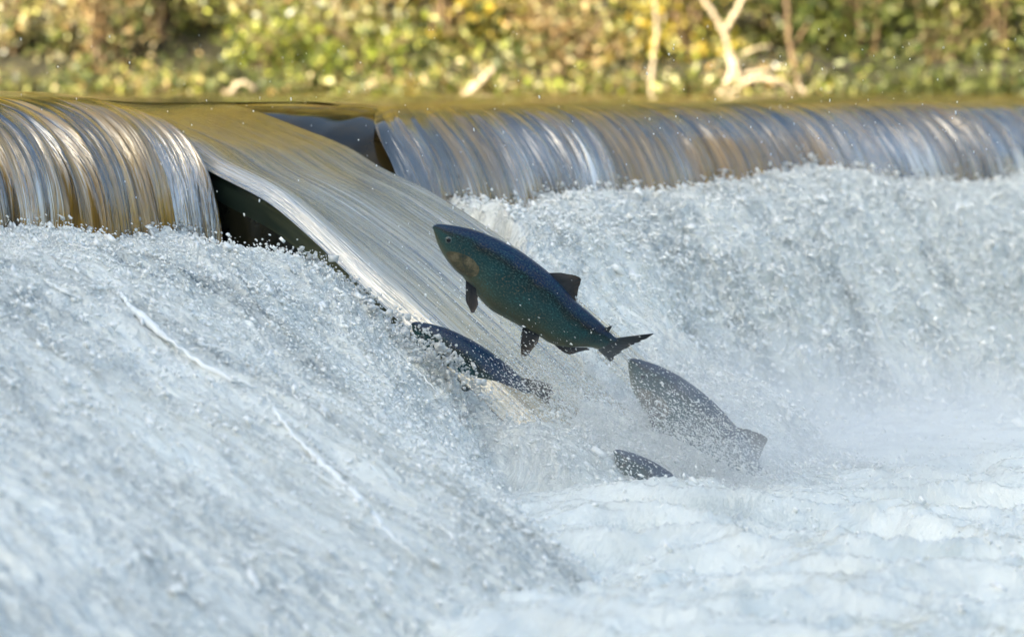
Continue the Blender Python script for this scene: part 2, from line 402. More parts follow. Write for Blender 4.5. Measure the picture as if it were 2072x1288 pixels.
# ------------------------------------------------------------------ the two falls left and right of the notch
PROF = [(-0.42, 0.0), (-0.25, -0.002), (-0.08, -0.010), (0.10, -0.026), (0.265, -0.066), (0.37, -0.120), (0.443, -0.185), (0.50, -0.265), (0.538, -0.36), (0.56, -0.46), (0.575, -0.58)]
PROF_R = [(-0.42, 0.0), (-0.25, 0.0), (-0.08, -0.003), (0.10, -0.012), (0.24, -0.040), (0.34, -0.088), (0.42, -0.155), (0.485, -0.245), (0.53, -0.35), (0.555, -0.46), (0.57, -0.58)]
def fall(name, s, label, edge_side, seed):
    n = 120
    P = spline(PROF if edge_side > 0 else PROF_R, n)
    d = np.gradient(P, axis=0); d /= np.linalg.norm(d, axis=1)[:, None]
    N = np.stack([-d[:, 1], d[:, 0]], 1)                        # outward normal (t,z)
    b = np.linspace(0, 1, n)
    S, B = np.meshgrid(s, b, indexing='ij')
    grow = smooth(B, 0.34, 0.74)
    Sw = S + 0.02 * pn(S * 3, B * 2, seed + 9) * grow
    # ridges that run with the water, drifting slightly as they fall
    bgr = 1.0 if edge_side > 0 else 0.5
    r = bgr * 0.020 * pn(Sw * 5.0, B * 0.9, seed) + bgr * 0.011 * pn(Sw * 16, B * 1.1, seed + 1) + 0.0075 * pn(Sw * 38, B * 1.5, seed + 2) + 0.0040 * pn(Sw * 85, B * 2.2, seed + 3)
    sharp = bgr * 0.016 * (1 - np.abs(pn(Sw * 9.5, B * 0.8, seed + 4)) * 2.2)
    vary = 0.45 + 1.1 * smooth(pn(S * 1.7, B * 0.6, seed + 25), -0.4, 0.5)
    disp = (r * vary + sharp * 0.8 * vary) * grow + 0.0015 * pn(S * 22, B * 6, seed + 5) * (1 - grow)
    lipshift = (0.05 * pn(S * 2.1, 0 * S, seed + 6) + 0.11 * (0.25 - np.abs(pn(S * 3.6, 0 * S + 2, seed + 7))) + 0.05 * (0.25 - np.abs(pn(S * 9, 0 * S + 4, seed + 8)))) * smooth(B, 0.10, 0.45)
    T = P[None, :, 0] + N[None, :, 0] * disp + lipshift
    Z = P[None, :, 1] + N[None, :, 1] * disp + crest_lift(S)
    # the sheet rounds off where it meets the notch
    e = (S - s[-1]) if edge_side > 0 else (s[0] - S)
    rnd = np.exp(-np.abs(e) / 0.05)
    T = T - 0.05 * rnd * smooth(B, 0.3, 0.8); Z = Z - 0.035 * rnd * smooth(B, 0.1, 0.4)
    S0 = S
    if edge_side < 0:
        S = S - 0.31 * smooth(T, -0.02, 0.42) * np.exp(-(S - s[0]) / 0.45)
    V = W(S, T, Z); S = S0
    gold = np.exp(-((S - 3.0) / 0.75) ** 2) * smooth(B, 0.60, 0.72) if edge_side < 0 else 0.55 * smooth(B, 0.72, 0.9) * smooth(pn(S * 2.2, B, seed + 21), -0.2, 0.4)  # gold: the bank's reflection put into the colour of the sheet
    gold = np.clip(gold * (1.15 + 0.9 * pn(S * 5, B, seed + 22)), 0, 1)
    st = np.stack([S + 0.03 * pn(S * 4, B * 2, seed + 11), B * 1.0 + 0 * S, 0 * S], -1)
    air_glint = (smooth(B, 0.50, 0.85) * 0.34 - 0.40 + (0.0 if edge_side > 0 else 0.05) + 0.18 * pn(S * 2.0, B * 2.2, seed + 12) + 2.2 * np.clip(disp, -0.03, 0.05)
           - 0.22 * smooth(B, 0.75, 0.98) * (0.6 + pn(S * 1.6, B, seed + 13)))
    o = np_mesh(name, V.reshape(-1, 3), grid_faces(*S.shape, flip=True), M['fall'], attrs={'st': st.reshape(-1, 3), 'air_glint': air_glint.ravel(), 'gold': gold.ravel(), 'amber': np.full(S.size, 1.0 if edge_side > 0 else 0.6, np.float32), 'clear': (0.35 + 0.65 * smooth(pn(S * 1.1 + 0.6 * pn(S * 4, B * 2, seed + 24), B * 1.3, seed + 23), -0.35, 0.35)).ravel(), 'rough': (0.16 + 0.84 * smooth(B, 0.46, 0.75)).ravel()})
    tag(o, label, 'water', kind='structure')
    return o
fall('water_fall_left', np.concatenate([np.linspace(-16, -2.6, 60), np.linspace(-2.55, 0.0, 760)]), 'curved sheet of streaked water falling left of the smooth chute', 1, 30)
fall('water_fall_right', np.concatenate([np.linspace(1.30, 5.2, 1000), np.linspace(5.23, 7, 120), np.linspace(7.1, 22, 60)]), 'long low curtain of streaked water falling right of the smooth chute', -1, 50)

# ------------------------------------------------------------------ the chute through the notch
CH = [(-0.42, 0.0), (-0.22, -0.022), (0.03, -0.083), (0.30, -0.158), (0.485, -0.238), (0.72, -0.320), (0.876, -0.388), (1.10, -0.498), (1.316, -0.622), (1.688, -0.857), (2.0, -1.06), (2.35, -1.30)]
def chute_z(t):
    P = spline(CH, 300); return np.interp(t, P[:, 0], P[:, 1])
def chute():
    P = spline(CH, 260)
    ss = np.concatenate([np.linspace(0.02, 0.18, 40), np.linspace(0.185, 0.86, 300), np.linspace(0.865, 0.98, 40)])
    S, K = np.meshgrid(ss, np.arange(len(P)), indexing='ij')
    T = P[K, 0]; Z = P[K, 1].copy()
    up = 1 - smooth(T, -0.42, -0.1)
    Z = Z + crest_lift(S) * (1 - smooth(T, -0.4, 0.5))
    # rounded rim on the left, low shoulder on the right
    Z = Z - (1 - up) * 0.045 * (1 - smooth(S, 0.02, 0.10)) ** 1.8
    Z = Z + (1 - up) * (0.016 * np.exp(-((S - 0.16) / 0.07) ** 2))
    Z = Z + 0.050 * np.exp(-((S - 0.04) / 0.14) ** 2) * smooth(T, 0.05, 0.40) * (1 - smooth(T, 0.75, 1.25))
    Z = Z - (1 - up) * 0.09 * smooth(S, 0.86, 0.98) ** 1.5
    amp = smooth(T, -0.2, 0.6)
    Z = Z + amp * (0.020 * pn(S * 4, T * 0.7, 70) + 0.007 * pn(S * 14, T * 0.9, 71) + 0.0030 * pn(S * 44, T * 1.3, 72))
    V = W(S, T, Z)
    st = np.stack([S + 0.015 * pn(S * 3, T * 0.8, 75), T, 0 * S], -1)
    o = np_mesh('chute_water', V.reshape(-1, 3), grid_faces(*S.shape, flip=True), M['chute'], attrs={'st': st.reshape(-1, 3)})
    tag(o, 'smooth tongue of water sliding down through the notch behind the leaping fish', 'water', kind='structure')
chute()

# ------------------------------------------------------------------ the weir itself: sill blocks, notch walls, apron
def weir():
    w = empty('weir', tuple(W(0.6, 0.3, -1.9)))
    tag(w, 'dark wet concrete weir under the falling water', 'weir')
    off = W(0.6, 0.3, -1.9)
    def extrude(name, prof, s0, s1, mat, ns=2):
        P = np.asarray(prof, float); n = len(P)
        ss = np.linspace(s0, s1, ns)
        V = np.concatenate([W(np.full(n, q), P[:, 0], P[:, 1]) for q in ss]) - off
        F = []
        for k in range(ns - 1):
            for i in range(n):
                j = (i + 1) % n
                F.append((k * n + i, k * n + j, (k + 1) * n + j, (k + 1) * n + i))
        c0 = len(V); V = np.vstack([V, W(s0, P[:, 0].mean(), P[:, 1].mean()) - off, W(s1, P[:, 0].mean(), P[:, 1].mean()) - off])
        tri = []
        for i in range(n):
            j = (i + 1) % n
            tri += [(c0, j, i, i), (c0 + 1, (ns - 1) * n + i, (ns - 1) * n + j, (ns - 1) * n + j)]
        me = bpy.data.meshes.new(name)
        me.from_pydata([tuple(v) for v in V], [], F + [q[:3] for q in tri]); me.update()
        me.materials.append(mat)
        return link(bpy.data.objects.new(name, me), w)
    sill = [(-0.45, -1.9), (-0.45, -0.09), (0.05, -0.10), (0.30, -0.20), (0.40, -0.32), (0.45, -0.46), (0.46, -1.9)]
    extrude('sill', sill, -16, 0.0, M['concrete'], 3)
    extrude('sill', sill, 1.34, 22, M['concrete'], 3)
    apr = [(0.47, -1.9), (0.47, -0.62), (1.1, -0.78), (2.1, -1.45), (2.3, -1.9)]
    extrude('apron', apr, -16, -0.02, M['concrete'], 3)
    apr2 = [(0.47, -1.9), (0.47, -0.62), (0.80, -0.75), (1.10, -1.10), (1.40, -1.55), (1.5, -1.9)]
    extrude('apron', apr2, 1.22, 22, M['concrete'], 3)
    # body under the chute: its left face is the dark olive wall seen below the rim
    P = spline(CH, 60)
    sl = np.linspace(0, 1, 14)
    T, K = np.meshgrid(P[:, 0], sl, indexing='ij')
    zt = np.interp(T, P[:, 0], P[:, 1]) - 0.046 + 0.042 * smooth(T, 0.05, 0.40) * (1 - smooth(T, 0.75, 1.25))
    Z = zt * (1 - K) + (zt - 0.55) * K
    Sx = 0.045 + 0.05 * np.sin(K * 2.2) - 0.02 * K
    V = W(Sx, T, Z) - off
    st = np.stack([K, T, 0 * T], -1)
    o = np_mesh('notch_wall', V.reshape(-1, 3), grid_faces(*T.shape), M['notch_side'], w, attrs={'st': st.reshape(-1, 3)})
    o['label'] = 'dark olive wall under the left rim of the chute'
    bed = [(t, z - 0.06) for t, z in CH if t > -0.45] + [(2.36, -1.9), (-0.44, -1.9)]
    extrude('chute_bed', bed, 0.06, 0.93, M['concrete'], 3)
    # rounded pier between the chute and the right fall
    a = np.linspace(0, 1, 60); c = np.linspace(0, 1, 50)
    A, Cc = np.meshgrid(a, c, indexing='ij')
    T = -0.46 + 1.16 * A
    topz = np.interp(T, [p[0] for p in PROF], [p[1] for p in PROF]) - 0.004
    topz = np.where(T > 0.50, -0.27 - (T - 0.5) * 3.0, topz)
    ch = chute_z(np.clip(T, -0.42, 2)) - 0.13 * smooth(T, -0.42, 0.05) - 0.006
    k = smooth(Cc, 0.0, 1.0)
    S = 0.80 + 0.54 * Cc
    Z = ch * (1 - np.sin(Cc * np.pi / 2) ** 0.8) + topz * np.sin(Cc * np.pi / 2) ** 0.8
    Z = np.minimum(Z, topz)
    V = W(S, T, Z) - off
    st = np.stack([S, T, 0 * T], -1)
    o = np_mesh('pier', V.reshape(-1, 3), grid_faces(*T.shape), M['pier'], w, attrs={'st': st.reshape(-1, 3)})
    o['label'] = 'dark glossy rounded pier with a film of water'
weir()

# ------------------------------------------------------------------ white water
FOAM_L = [(0.40, -0.52), (0.50, -0.44), (0.62, -0.415), (0.81, -0.45), (1.0, -0.455), (1.144, -0.49), (1.33, -0.60), (1.457, -0.685), (1.60, -0.79), (1.72, -0.87), (2.0, -1.12), (2.16, -1.29), (2.34, -1.37)]
FOAM_RA = [(0.42, -0.50), (0.50, -0.44), (0.62, -0.405), (0.82, -0.395), (1.1, -0.485), (1.5, -0.70), (1.9, -0.97), (2.2, -1.19), (2.40, -1.36)]
FOAM_RB = [(0.38, -0.52), (0.47, -0.42), (0.58, -0.385), (0.74, -0.42), (0.95, -0.585), (1.15, -0.82), (1.35, -1.07), (1.52, -1.25), (1.66, -1.36)]
def foam(name, prof, s, nb, label, seed, lift, edge=None):
    PA, PB = spline(prof[0], nb), spline(prof[1], nb)
    L = np.concatenate([[0], np.cumsum(np.linalg.norm(np.diff(0.5 * (PA + PB), axis=0), axis=1))])
    S, B = np.meshgrid(s, L, indexing='ij')
    kw = smooth(s, 1.05, 2.0)[:, None, None]
    P = PA[None] * (1 - kw) + PB[None] * kw
    d = np.gradient(P, axis=1); d /= np.linalg.norm(d, axis=-1, keepdims=True)
    N = np.stack([-d[..., 1], d[..., 0]], -1)
    wx = 0.05 * fbm(S * 3.2, B * 2.2, seed, 3); wy = 0.07 * fbm(S * 3.0, B * 2.0, seed + 3, 3)
    s2, b2 = S + wx + 0.25 * B * 0, B + wy
    bg = 0.45 if name.endswith('right') else 0.8
    big = bg * 0.050 * pn(S * 2.2, B * 1.5, seed + 5) + bg * 0.030 * pn(s2 * 4.6, b2 * 2.6, seed + 6)
    bil = 1 - 2.0 * np.abs(pn(s2 * 11, b2 * 5.5, seed + 7))
    med = 0.014 * bil + 0.012 * pn(s2 * 15, b2 * 8.0, seed + 8)
    fine = 0.0062 * pn(s2 * 42, b2 * 20, seed + 9) + 0.0042 * (1 - 2 * np.abs(pn(s2 * 62, b2 * 34, seed + 10))) + 0.0022 * pn(s2 * 130, b2 * 80, seed + 11)
    calm = smooth(fbm(S * 1.6, B * 1.1, seed + 14, 3), -0.55, 0.35)          # some stretches are glassier than others
    disp = big + med + fine * (0.5 + 1.5 * calm)
    lf = lift(S, B)
    T = P[..., 0] + N[..., 0] * disp
    Z = P[..., 1] + N[..., 1] * disp + lf
    # splash crown along the foot of the fall
    crown = np.exp(-((B - 0.14) / 0.09) ** 2)
    Z = Z + crown * (0.075 * np.clip(pn(S * 8, B * 9, seed + 15), 0, 1) + 0.080 * np.clip(pn(S * 20, B * 18, seed + 16), 0, 1) + 0.05 * pn(S * 1.3, 0 * B, seed + 17))
    if name.endswith('left'):
        T = T + 1.15 * smooth(-S, 0.15, 1.3) * smooth(B, 0.45, L[-1]) ** 1.2
    if edge is not None:                           # the body falls away beside the chute
        T, Z, S = edge(S, T, Z, B)
    f = 0.50 + 5.0 * med + 14.0 * fine + 2.0 * big + 0.45 * pn(s2 * 3.0, b2 * 1.6, seed + 18) + 0.38 * pn(s2 * 8.5, b2 * 3.0, seed + 19) + 0.20 * pn(s2 * 26, b2 * 14.0, seed + 20) + 0.19 + 0.18 * smooth(B, 0.9, 1.9)
    if name.endswith('left'): f = f + 0.45 * smooth(S, -0.6, -0.1) * smooth(B, 1.0, 1.5)
    V = W(S, T, Z)
    st = np.stack([s2, b2, 0 * S], -1)
    o = np_mesh(name, V.reshape(-1, 3), grid_faces(*S.shape, flip=True), M['foam'], attrs={'st': st.reshape(-1, 3), 'foam': f.ravel()})
    tag(o, label, 'water', kind='structure')
    return V, S, B
def edge_l(S, T, Z, B):
    e = smooth(S, -0.24 + 0.12 * smooth(B, 0.55, 0.95), 0.08) * (1 - smooth(B, 1.45, 1.8))
    rag = 0.035 * pn(B * 7, S * 3, 201) + 0.025 * pn(B * 19, S * 8, 202)
    S2 = S + rag * smooth(S, -0.35, 0.0)
    Z = Z - 0.30 * smooth(S, -0.32, 0.10) * smooth(B, 1.35, 1.75)
    Z = Z - 0.045 * smooth(S, -0.45, -0.1) * (1 - smooth(B, 0.5, 0.8))
    return T, np.maximum(Z - 0.50 * e ** 1.5, -1.5), S2
def edge_r(S, T, Z, B):
    e = 1 - smooth(S, 1.02, 1.16)
    rag = 0.05 * pn(B * 6, S * 3, 203) + 0.02 * pn(B * 17, S * 8, 204)
    hollow = np.exp(-((S - 1.48) / 0.20) ** 2) * np.exp(-((B - 0.30) / 0.22) ** 2)
    return T, Z - 0.32 * e ** 1.5 - 0.07 * hollow, S + rag * (1 - smooth(S, 1.1, 1.5)) - 0.55 * smooth(T, 0.75, 1.75) * (1 - smooth(S, 1.05, 1.9))
sL = np.concatenate([np.linspace(-14, -3.0, 60), np.linspace(-2.95, 0.12, 560)])
VL, SL_, BL_ = foam('white_water_left', (FOAM_L, FOAM_L), sL, 430, 'rough white water tumbling down below the left fall', 100, lambda S, B: 0.03 * pn(S * 0.9, B * 0.4, 140), edge_l)
sR = np.concatenate([np.linspace(1.0, 4.6, 640), np.linspace(4.62, 6.6, 170), np.linspace(6.7, 21, 80)])
VR, SR_, BR_ = foam('white_water_right', (FOAM_RA, FOAM_RB), sR, 360, 'broad slope of white water below the right fall', 160,
                    lambda S, B: 0.05 * np.exp(-((S - 3.4) / 0.9) ** 2) + 0.02 * pn(S * 0.8, B * 0.4, 141), edge_r)

def chute_foot():
    s = np.linspace(-0.34, 1.55, 330); t = np.linspace(1.35, 2.75, 240)
    S, T = np.meshgrid(s, t, indexing='ij')
    wx = S + 0.06 * fbm(S * 4, T * 3, 260, 3); wt = T + 0.08 * fbm(S * 4, T * 3, 264, 3)
    start = 1.86 + 0.16 * pn(S * 2.3, 0 * T, 268) - 0.20 * (1 - smooth(S, 0.0, 0.3))
    k = wt - start
    base = np.maximum(np.where(T < 2.3, chute_z(np.minimum(T, 2.3)), -1.3), -1.275)
    h = -0.06 + 0.085 * smooth(k, -0.14, 0.20) + 0.03 * smooth(k, 0.0, 0.4) * (1 - smooth(T, 2.2, 2.7))
    fine = 0.016 * (1 - 2 * np.abs(pn(wx * 13, wt * 9, 270))) + 0.013 * pn(wx * 30, wt * 20, 271) + 0.006 * pn(wx * 70, wt * 50, 272)
    Z = base + h + 0.035 * pn(wx * 4, wt * 3, 269) + fine
    Z = Z - 0.05 * (1 - smooth(S, 0.05, 0.25)) * (1 - smooth(T, 1.8, 2.1)) - 0.26 * (1 - smooth(S, -0.34, 0.02)) - 0.30 * smooth(S, 1.30, 1.55) - 0.25 * smooth(T, 2.45, 2.75)
    f = 0.75 + 8 * fine + 0.3 * pn(wx * 4, wt * 3, 273)
    global VF; VF = W(S, T, Z)[40:-40, 60:-30]
    o = np_mesh('white_water_foot', W(S, T, Z).reshape(-1, 3), grid_faces(*S.shape, flip=True), M['foam'], attrs={'st': np.stack([wx, wt, 0 * S], -1).reshape(-1, 3), 'foam': f.ravel()})
    tag(o, 'churned white water where the smooth chute strikes the pool', 'water', kind='structure')
chute_foot()

def pool():
    t = np.concatenate([np.linspace(1.25, 5.2, 430), np.linspace(5.25, 9, 40), np.linspace(9.3, 34, 30)])
    s = np.concatenate([np.linspace(-30, -4.3, 30), np.linspace(-4.2, 4.4, 480), np.linspace(4.5, 30, 30)])
    S, T = np.meshgrid(s, t, indexing='ij')
    V = W(S, T, 0 * S)
    x, y = V[..., 0], V[..., 1]
    wx = x + 0.10 * fbm(x * 2, y * 2, 240, 3); wy = y + 0.10 * fbm(x * 2 + 9, y * 2, 244, 3)
    z = 0.055 * pn(wx * 1.3, wy * 2.2, 250) + 0.055 * (0.7 - 2.2 * np.abs(pn(wx * 2.2, wy * 3.6, 251))) + 0.014 * pn(wx * 7, wy * 13, 252) + 0.008 * (1 - 2 * np.abs(pn(wx * 15, wy * 24, 253))) + 0.005 * pn(wx * 36, wy * 48, 254) + 0.004 * (1 - 2 * np.abs(pn(wx * 60, wy * 80, 255)))
    z = z * (0.5 + 0.7 * smooth(T, 1.8, 3.2))
    z = z - 0.25 * (1 - smooth(T, 1.3, 1.9)) * (1 - smooth(S, 1.0, 1.6))
    V[..., 2] = -1.265 + z
    f = 0.98 + 4.2 * z + 0.28 * pn(wx * 2.2, wy * 5, 256) - 0.3 * smooth(pn(wx * 1.7, wy * 4.4, 257), 0.25, 0.6)
    V[..., 2] += 0.13 * np.exp(-((S + 0.15) / 0.5) ** 2 - ((T - 2.55) / 0.5) ** 2)
    f = f - 1.3 * smooth(T, 4.6, 7.5)
    st = np.stack([wx, wy, 0 * S], -1)
    global VP; VP = V
    o = np_mesh('pool', V.reshape(-1, 3), grid_faces(*S.shape, flip=True), M['pool'], attrs={'st': st.reshape(-1, 3), 'foam': f.ravel()})
    tag(o, 'foam covered pool heaving at the foot of the weir', 'water', kind='structure')
pool()

# ------------------------------------------------------------------ loose water: beads, strands, spray
def ico():
    g = (1 + 5 ** 0.5) / 2
    v = np.array([(-1, g, 0), (1, g, 0), (-1, -g, 0), (1, -g, 0), (0, -1, g), (0, 1, g), (0, -1, -g), (0, 1, -g), (g, 0, -1), (g, 0, 1), (-g, 0, -1), (-g, 0, 1)], float)
    v /= np.linalg.norm(v[0])
    f = np.array([(0, 11, 5), (0, 5, 1), (0, 1, 7), (0, 7, 10), (0, 10, 11), (1, 5, 9), (5, 11, 4), (11, 10, 2), (10, 7, 6), (7, 1, 8), (3, 9, 4), (3, 4, 2), (3, 2, 6), (3, 6, 8), (3, 8, 9), (4, 9, 5), (2, 4, 11), (6, 2, 10), (8, 6, 7), (9, 8, 1)])
    return v, f
IV, IF = ico()
OV = np.array([(1, 0, 0), (-1, 0, 0), (0, 1, 0), (0, -1, 0), (0, 0, 1), (0, 0, -1)], float)
OF = np.array([(0, 2, 4), (2, 1, 4), (1, 3, 4), (3, 0, 4), (2, 0, 5), (1, 2, 5), (3, 1, 5), (0, 3, 5)])
def drops(name, C, rad, axis=None, stretch=1.0, mat=None, label='', cat='spray', tiny=False):
    n = len(C); IV, IF = (OV, OF) if tiny else (globals()['IV'], globals()['IF']); k = len(IV)
    v = np.repeat(IV[None], n, 0) * rad[:, None, None]
    v = v * (1 + 0.22 * rng.standard_normal((n, k, 1)))
    if axis is not None:
        ax = axis / np.linalg.norm(axis, axis=-1, keepdims=True)
        pr = (v * ax[:, None, :]).sum(-1, keepdims=True)
        v = v + ax[:, None, :] * pr * (np.asarray(stretch).reshape(-1, 1, 1) - 1)
    V = (v + C[:, None, :]).reshape(-1, 3)
    F = (IF[None] + (np.arange(n) * k)[:, None, None]).reshape(-1, 3)
    o = np_mesh(name, V, F, mat)
    return tag(o, label, cat, kind='stuff')

flow = np.array([ET[0], ET[1], -0.55])
def sample_surface(V, S, B, mask, n):
    idx = np.flatnonzero(mask.ravel()); k = rng.choice(idx, n)
    return V.reshape(-1, 3)[k] + rng.normal(0, 0.004, (n, 3))

def blob(px, py, Y, n, sx, sy, sz, ang=35):
    p = rng.standard_normal((n, 3)) * np.array([sx, sy, sz]); a = R(ang)
    q = np.stack([p[:, 0] * math.cos(a) - p[:, 2] * math.sin(a), p[:, 1], -p[:, 0] * math.sin(a) - p[:, 2] * math.cos(a)], 1)
    return at(px, py, Y) + q
# beads along the ragged edge beside the chute and along the splash crowns
c1 = sample_surface(VL, SL_, BL_, (SL_ > -0.20) & (SL_ < 0.0) & (BL_ > 0.1) & (BL_ < 1.9), 1700)
c1[:, 2] += np.abs(rng.normal(0, 0.018, len(c1))) + 0.004
c2 = sample_surface(VL, SL_, BL_, (SL_ > -1.8) & (BL_ > 0.08) & (BL_ < 0.24), 900)
c2[:, 2] += np.abs(rng.normal(0, 0.014, len(c2)))
c3 = sample_surface(VR, SR_, BR_, (SR_ < 5.6) & (BR_ > 0.08) & (BR_ < 0.26), 3600)
c3[:, 2] += np.abs(rng.normal(0, 0.030, len(c3))) * smooth(pn(c3[:, 0] * 5, c3[:, 1] * 5, 430), -0.5, 0.6)
c8 = blob(905, 725, 9.16, 420, 0.10, 0.03, 0.022, 42)
cb = np.vstack([c1, c2, c3, c8])
drops('splash_beads', cb, rng.lognormal(math.log(0.0038), 0.55, len(cb)), mat=M['drop'], label='glassy beads of water tossed up along the foam edges', cat='water drops')
# clear grains all over the broken water
c4 = sample_surface(VL, SL_, BL_, (SL_ > -2.6) & (SL_ < 0.05) & (BL_ > 0.2), 26000)
c5 = sample_surface(VR, SR_, BR_, (SR_ < 5.4) & (BR_ > 0.15), 26000)
c45 = sample_surface(VF, 0, 0, np.ones(VF.shape[:2], bool), 6000); c45[:, 2] += np.abs(rng.normal(0, 0.012, 6000))
c46 = sample_surface(VP[60:500, 20:330], 0, 0, np.ones((440, 310), bool), 9000)
cg = np.vstack([c4, c5, c45, c46]); cg[:, 2] += rng.normal(0.003, 0.004, len(cg)) + np.where(rng.random(len(cg)) < 0.3, np.abs(rng.normal(0, 0.020, len(cg))), 0)
ax = np.repeat(flow[None], len(cg), 0) + rng.normal(0, 0.35, (len(cg), 3))
drops('foam_grains', cg, rng.lognormal(math.log(0.0027), 0.50, len(cg)) * np.where(cg[:, 1] > 10.6, 1.25, 1.0), ax, rng.uniform(1, 2.8, len(cg)), M['strand'], 'clear and white grains of broken water over the rapids', 'water drops', tiny=True)

# fine spray thrown up where the chute strikes the pool
def cloud(n, s, t, z0, h):
    S = rng.normal(s[0], s[1], n); T = rng.normal(t[0], t[1], n)
    Z = np.maximum(chute_z(np.clip(T, -0.4, 2.3)), -1.27) + z0 + np.abs(rng.normal(0, h, n))
    return W(S, T, Z)
c6 = np.vstack([blob(1420, 910, 9.28, 5200, 0.16, 0.06, 0.07, 45), blob(1450, 940, 9.30, 6000, 0.14, 0.06, 0.09), blob(1330, 1000, 9.12, 9000, 0.14, 0.06, 0.06), blob(1190, 930, 9.2, 11000, 0.16, 0.08, 0.10), blob(1180, 1030, 8.95, 7000, 0.14, 0.06, 0.06), blob(1150, 1130, 8.7, 9000, 0.20, 0.10, 0.05), blob(1650, 930, 10.2, 6000, 0.40, 0.15, 0.08, 5), blob(1120, 790, 9.3, 2500, 0.10, 0.05, 0.05), cloud(9000, (0.62, 0.30), (2.02, 0.22), 0.0, 0.13), cloud(5000, (0.30, 0.20), (2.05, 0.25), 0.0, 0.12), cloud(2500, (1.2, 0.5), (2.2, 0.25), 0.0, 0.16)])
ax = np.repeat(np.array([[0.8, -0.4, -0.7]]), len(c6), 0) + rng.normal(0, 0.3, (len(c6), 3))
drops('spray', c6, rng.lognormal(math.log(0.0011), 0.45, len(c6)), ax, rng.uniform(1, 3.0, len(c6)), M['spray'], 'fine white spray veiling the half hidden fish at the foot of the chute', tiny=True)
n = 900
c7 = np.stack([rng.uniform(-1.7, 2.2, n), rng.uniform(8.2, 12.5, n), rng.uniform(-1.1, 0.28, n)], 1)
drops('flying_drops', c7, rng.lognormal(math.log(0.0015), 0.35, n), np.repeat(np.array([[0.1, 0, -1.0]]), n, 0), rng.uniform(1, 3, n), M['spray'], 'scattered single drops flying above the weir', 'water drops')

def strands():
    px, py = project(VL)
    lines = [([(95, 562), (122, 582), (152, 597)], 0.006), ([(178, 572), (205, 582), (238, 576)], .008), ([(240, 578), (270, 622), (305, 655), (350, 692), (410, 738), (470, 765), (518, 775)], .0150),
             ([(535, 795), (560, 840), (610, 890), (650, 930), (690, 965), (725, 985), (755, 1035), (800, 1085), (855, 1128)], .0125), ([(870, 1120), (905, 1145)], .012),
             ([(560, 600), (600, 618)], .007), ([(590, 785), (640, 845), (665, 862)], .008), ([(845, 870), (872, 905)], .005),
             ([(880, 1045), (905, 1070), (930, 1090)], .006), ([(1060, 1170), (1080, 1215), (1110, 1270)], .008), ([(400, 690), (440, 692), (480, 712)], .007), ([(650, 512), (688, 535)], .006)]
    Vs, Fs = [], []; base = 0
    auto = []
    for G, lo, hi, cnt in ((VR, 40, 600, 46), (VL, 250, 600, 34)):
        for k in range(cnt):
            i0 = random.randint(lo, hi); j0 = random.randint(60, G.shape[1] - 110); n_ = random.randint(2, 5)
            ii = i0 + np.cumsum(rng.integers(-5, 6, n_)); jj = j0 + np.arange(n_) * random.randint(8, 14)
            auto.append((G[np.clip(ii, 0, G.shape[0] - 1), jj], random.uniform(.0018, .0040)))
    for L, r in lines + auto:
        pts = [] if isinstance(L, list) else list(L)
        if not isinstance(L, list): L = []
        for x, y in L:
            d = (px - x) ** 2 + (py - y) ** 2
            good = d < 8 ** 2
            dep = np.where(good, VL[..., 1], 1e9) if good.any() else d
            pts.append(VL.reshape(-1, 3)[np.argmin(dep)])
        pts = np.array(pts); pts[1:-1] = 0.5 * pts[1:-1] + 0.25 * (pts[:-2] + pts[2:]); P = spline(pts, 12 * len(pts)); m = len(P)
        P = P + np.array([0, -0.007, 0.003]) + 0.005 * np.stack([pn(np.arange(m) * 0.3, np.full(m, base * .01 + k), 90 + k) for k in range(3)], 1)
        q = np.linspace(0, 1, m)
        rad = r * np.sin(np.pi * np.clip(q, 0.02, 0.98)) ** 0.5 * (0.7 + 0.75 * pn(q * 4, q * 0 + base * .013, 95))
        tan = np.gradient(P, axis=0); tan /= np.linalg.norm(tan, axis=1)[:, None]
        u = np.cross(tan, [0, 0, 1.0]); u /= np.linalg.norm(u, axis=1)[:, None]; v = np.cross(u, tan)
        a = np.linspace(0, 2 * np.pi, 8, endpoint=False)
        ring = P[:, None] + rad[:, None, None] * (np.cos(a)[None, :, None] * u[:, None] + np.sin(a)[None, :, None] * v[:, None])
        i = np.arange(m * 8).reshape(m, 8); j = np.roll(i, -1, 1)
        Vs.append(ring.reshape(-1, 3)); Fs.append(np.stack([i[:-1], j[:-1], j[1:], i[1:]], -1).reshape(-1, 4) + base); base += m * 8
    o = np_mesh('water_strands', np.vstack(Vs), np.vstack(Fs), M['strand'])
    tag(o, 'bright twisting strands of water over the near rapids', 'water strands', kind='stuff')
strands()

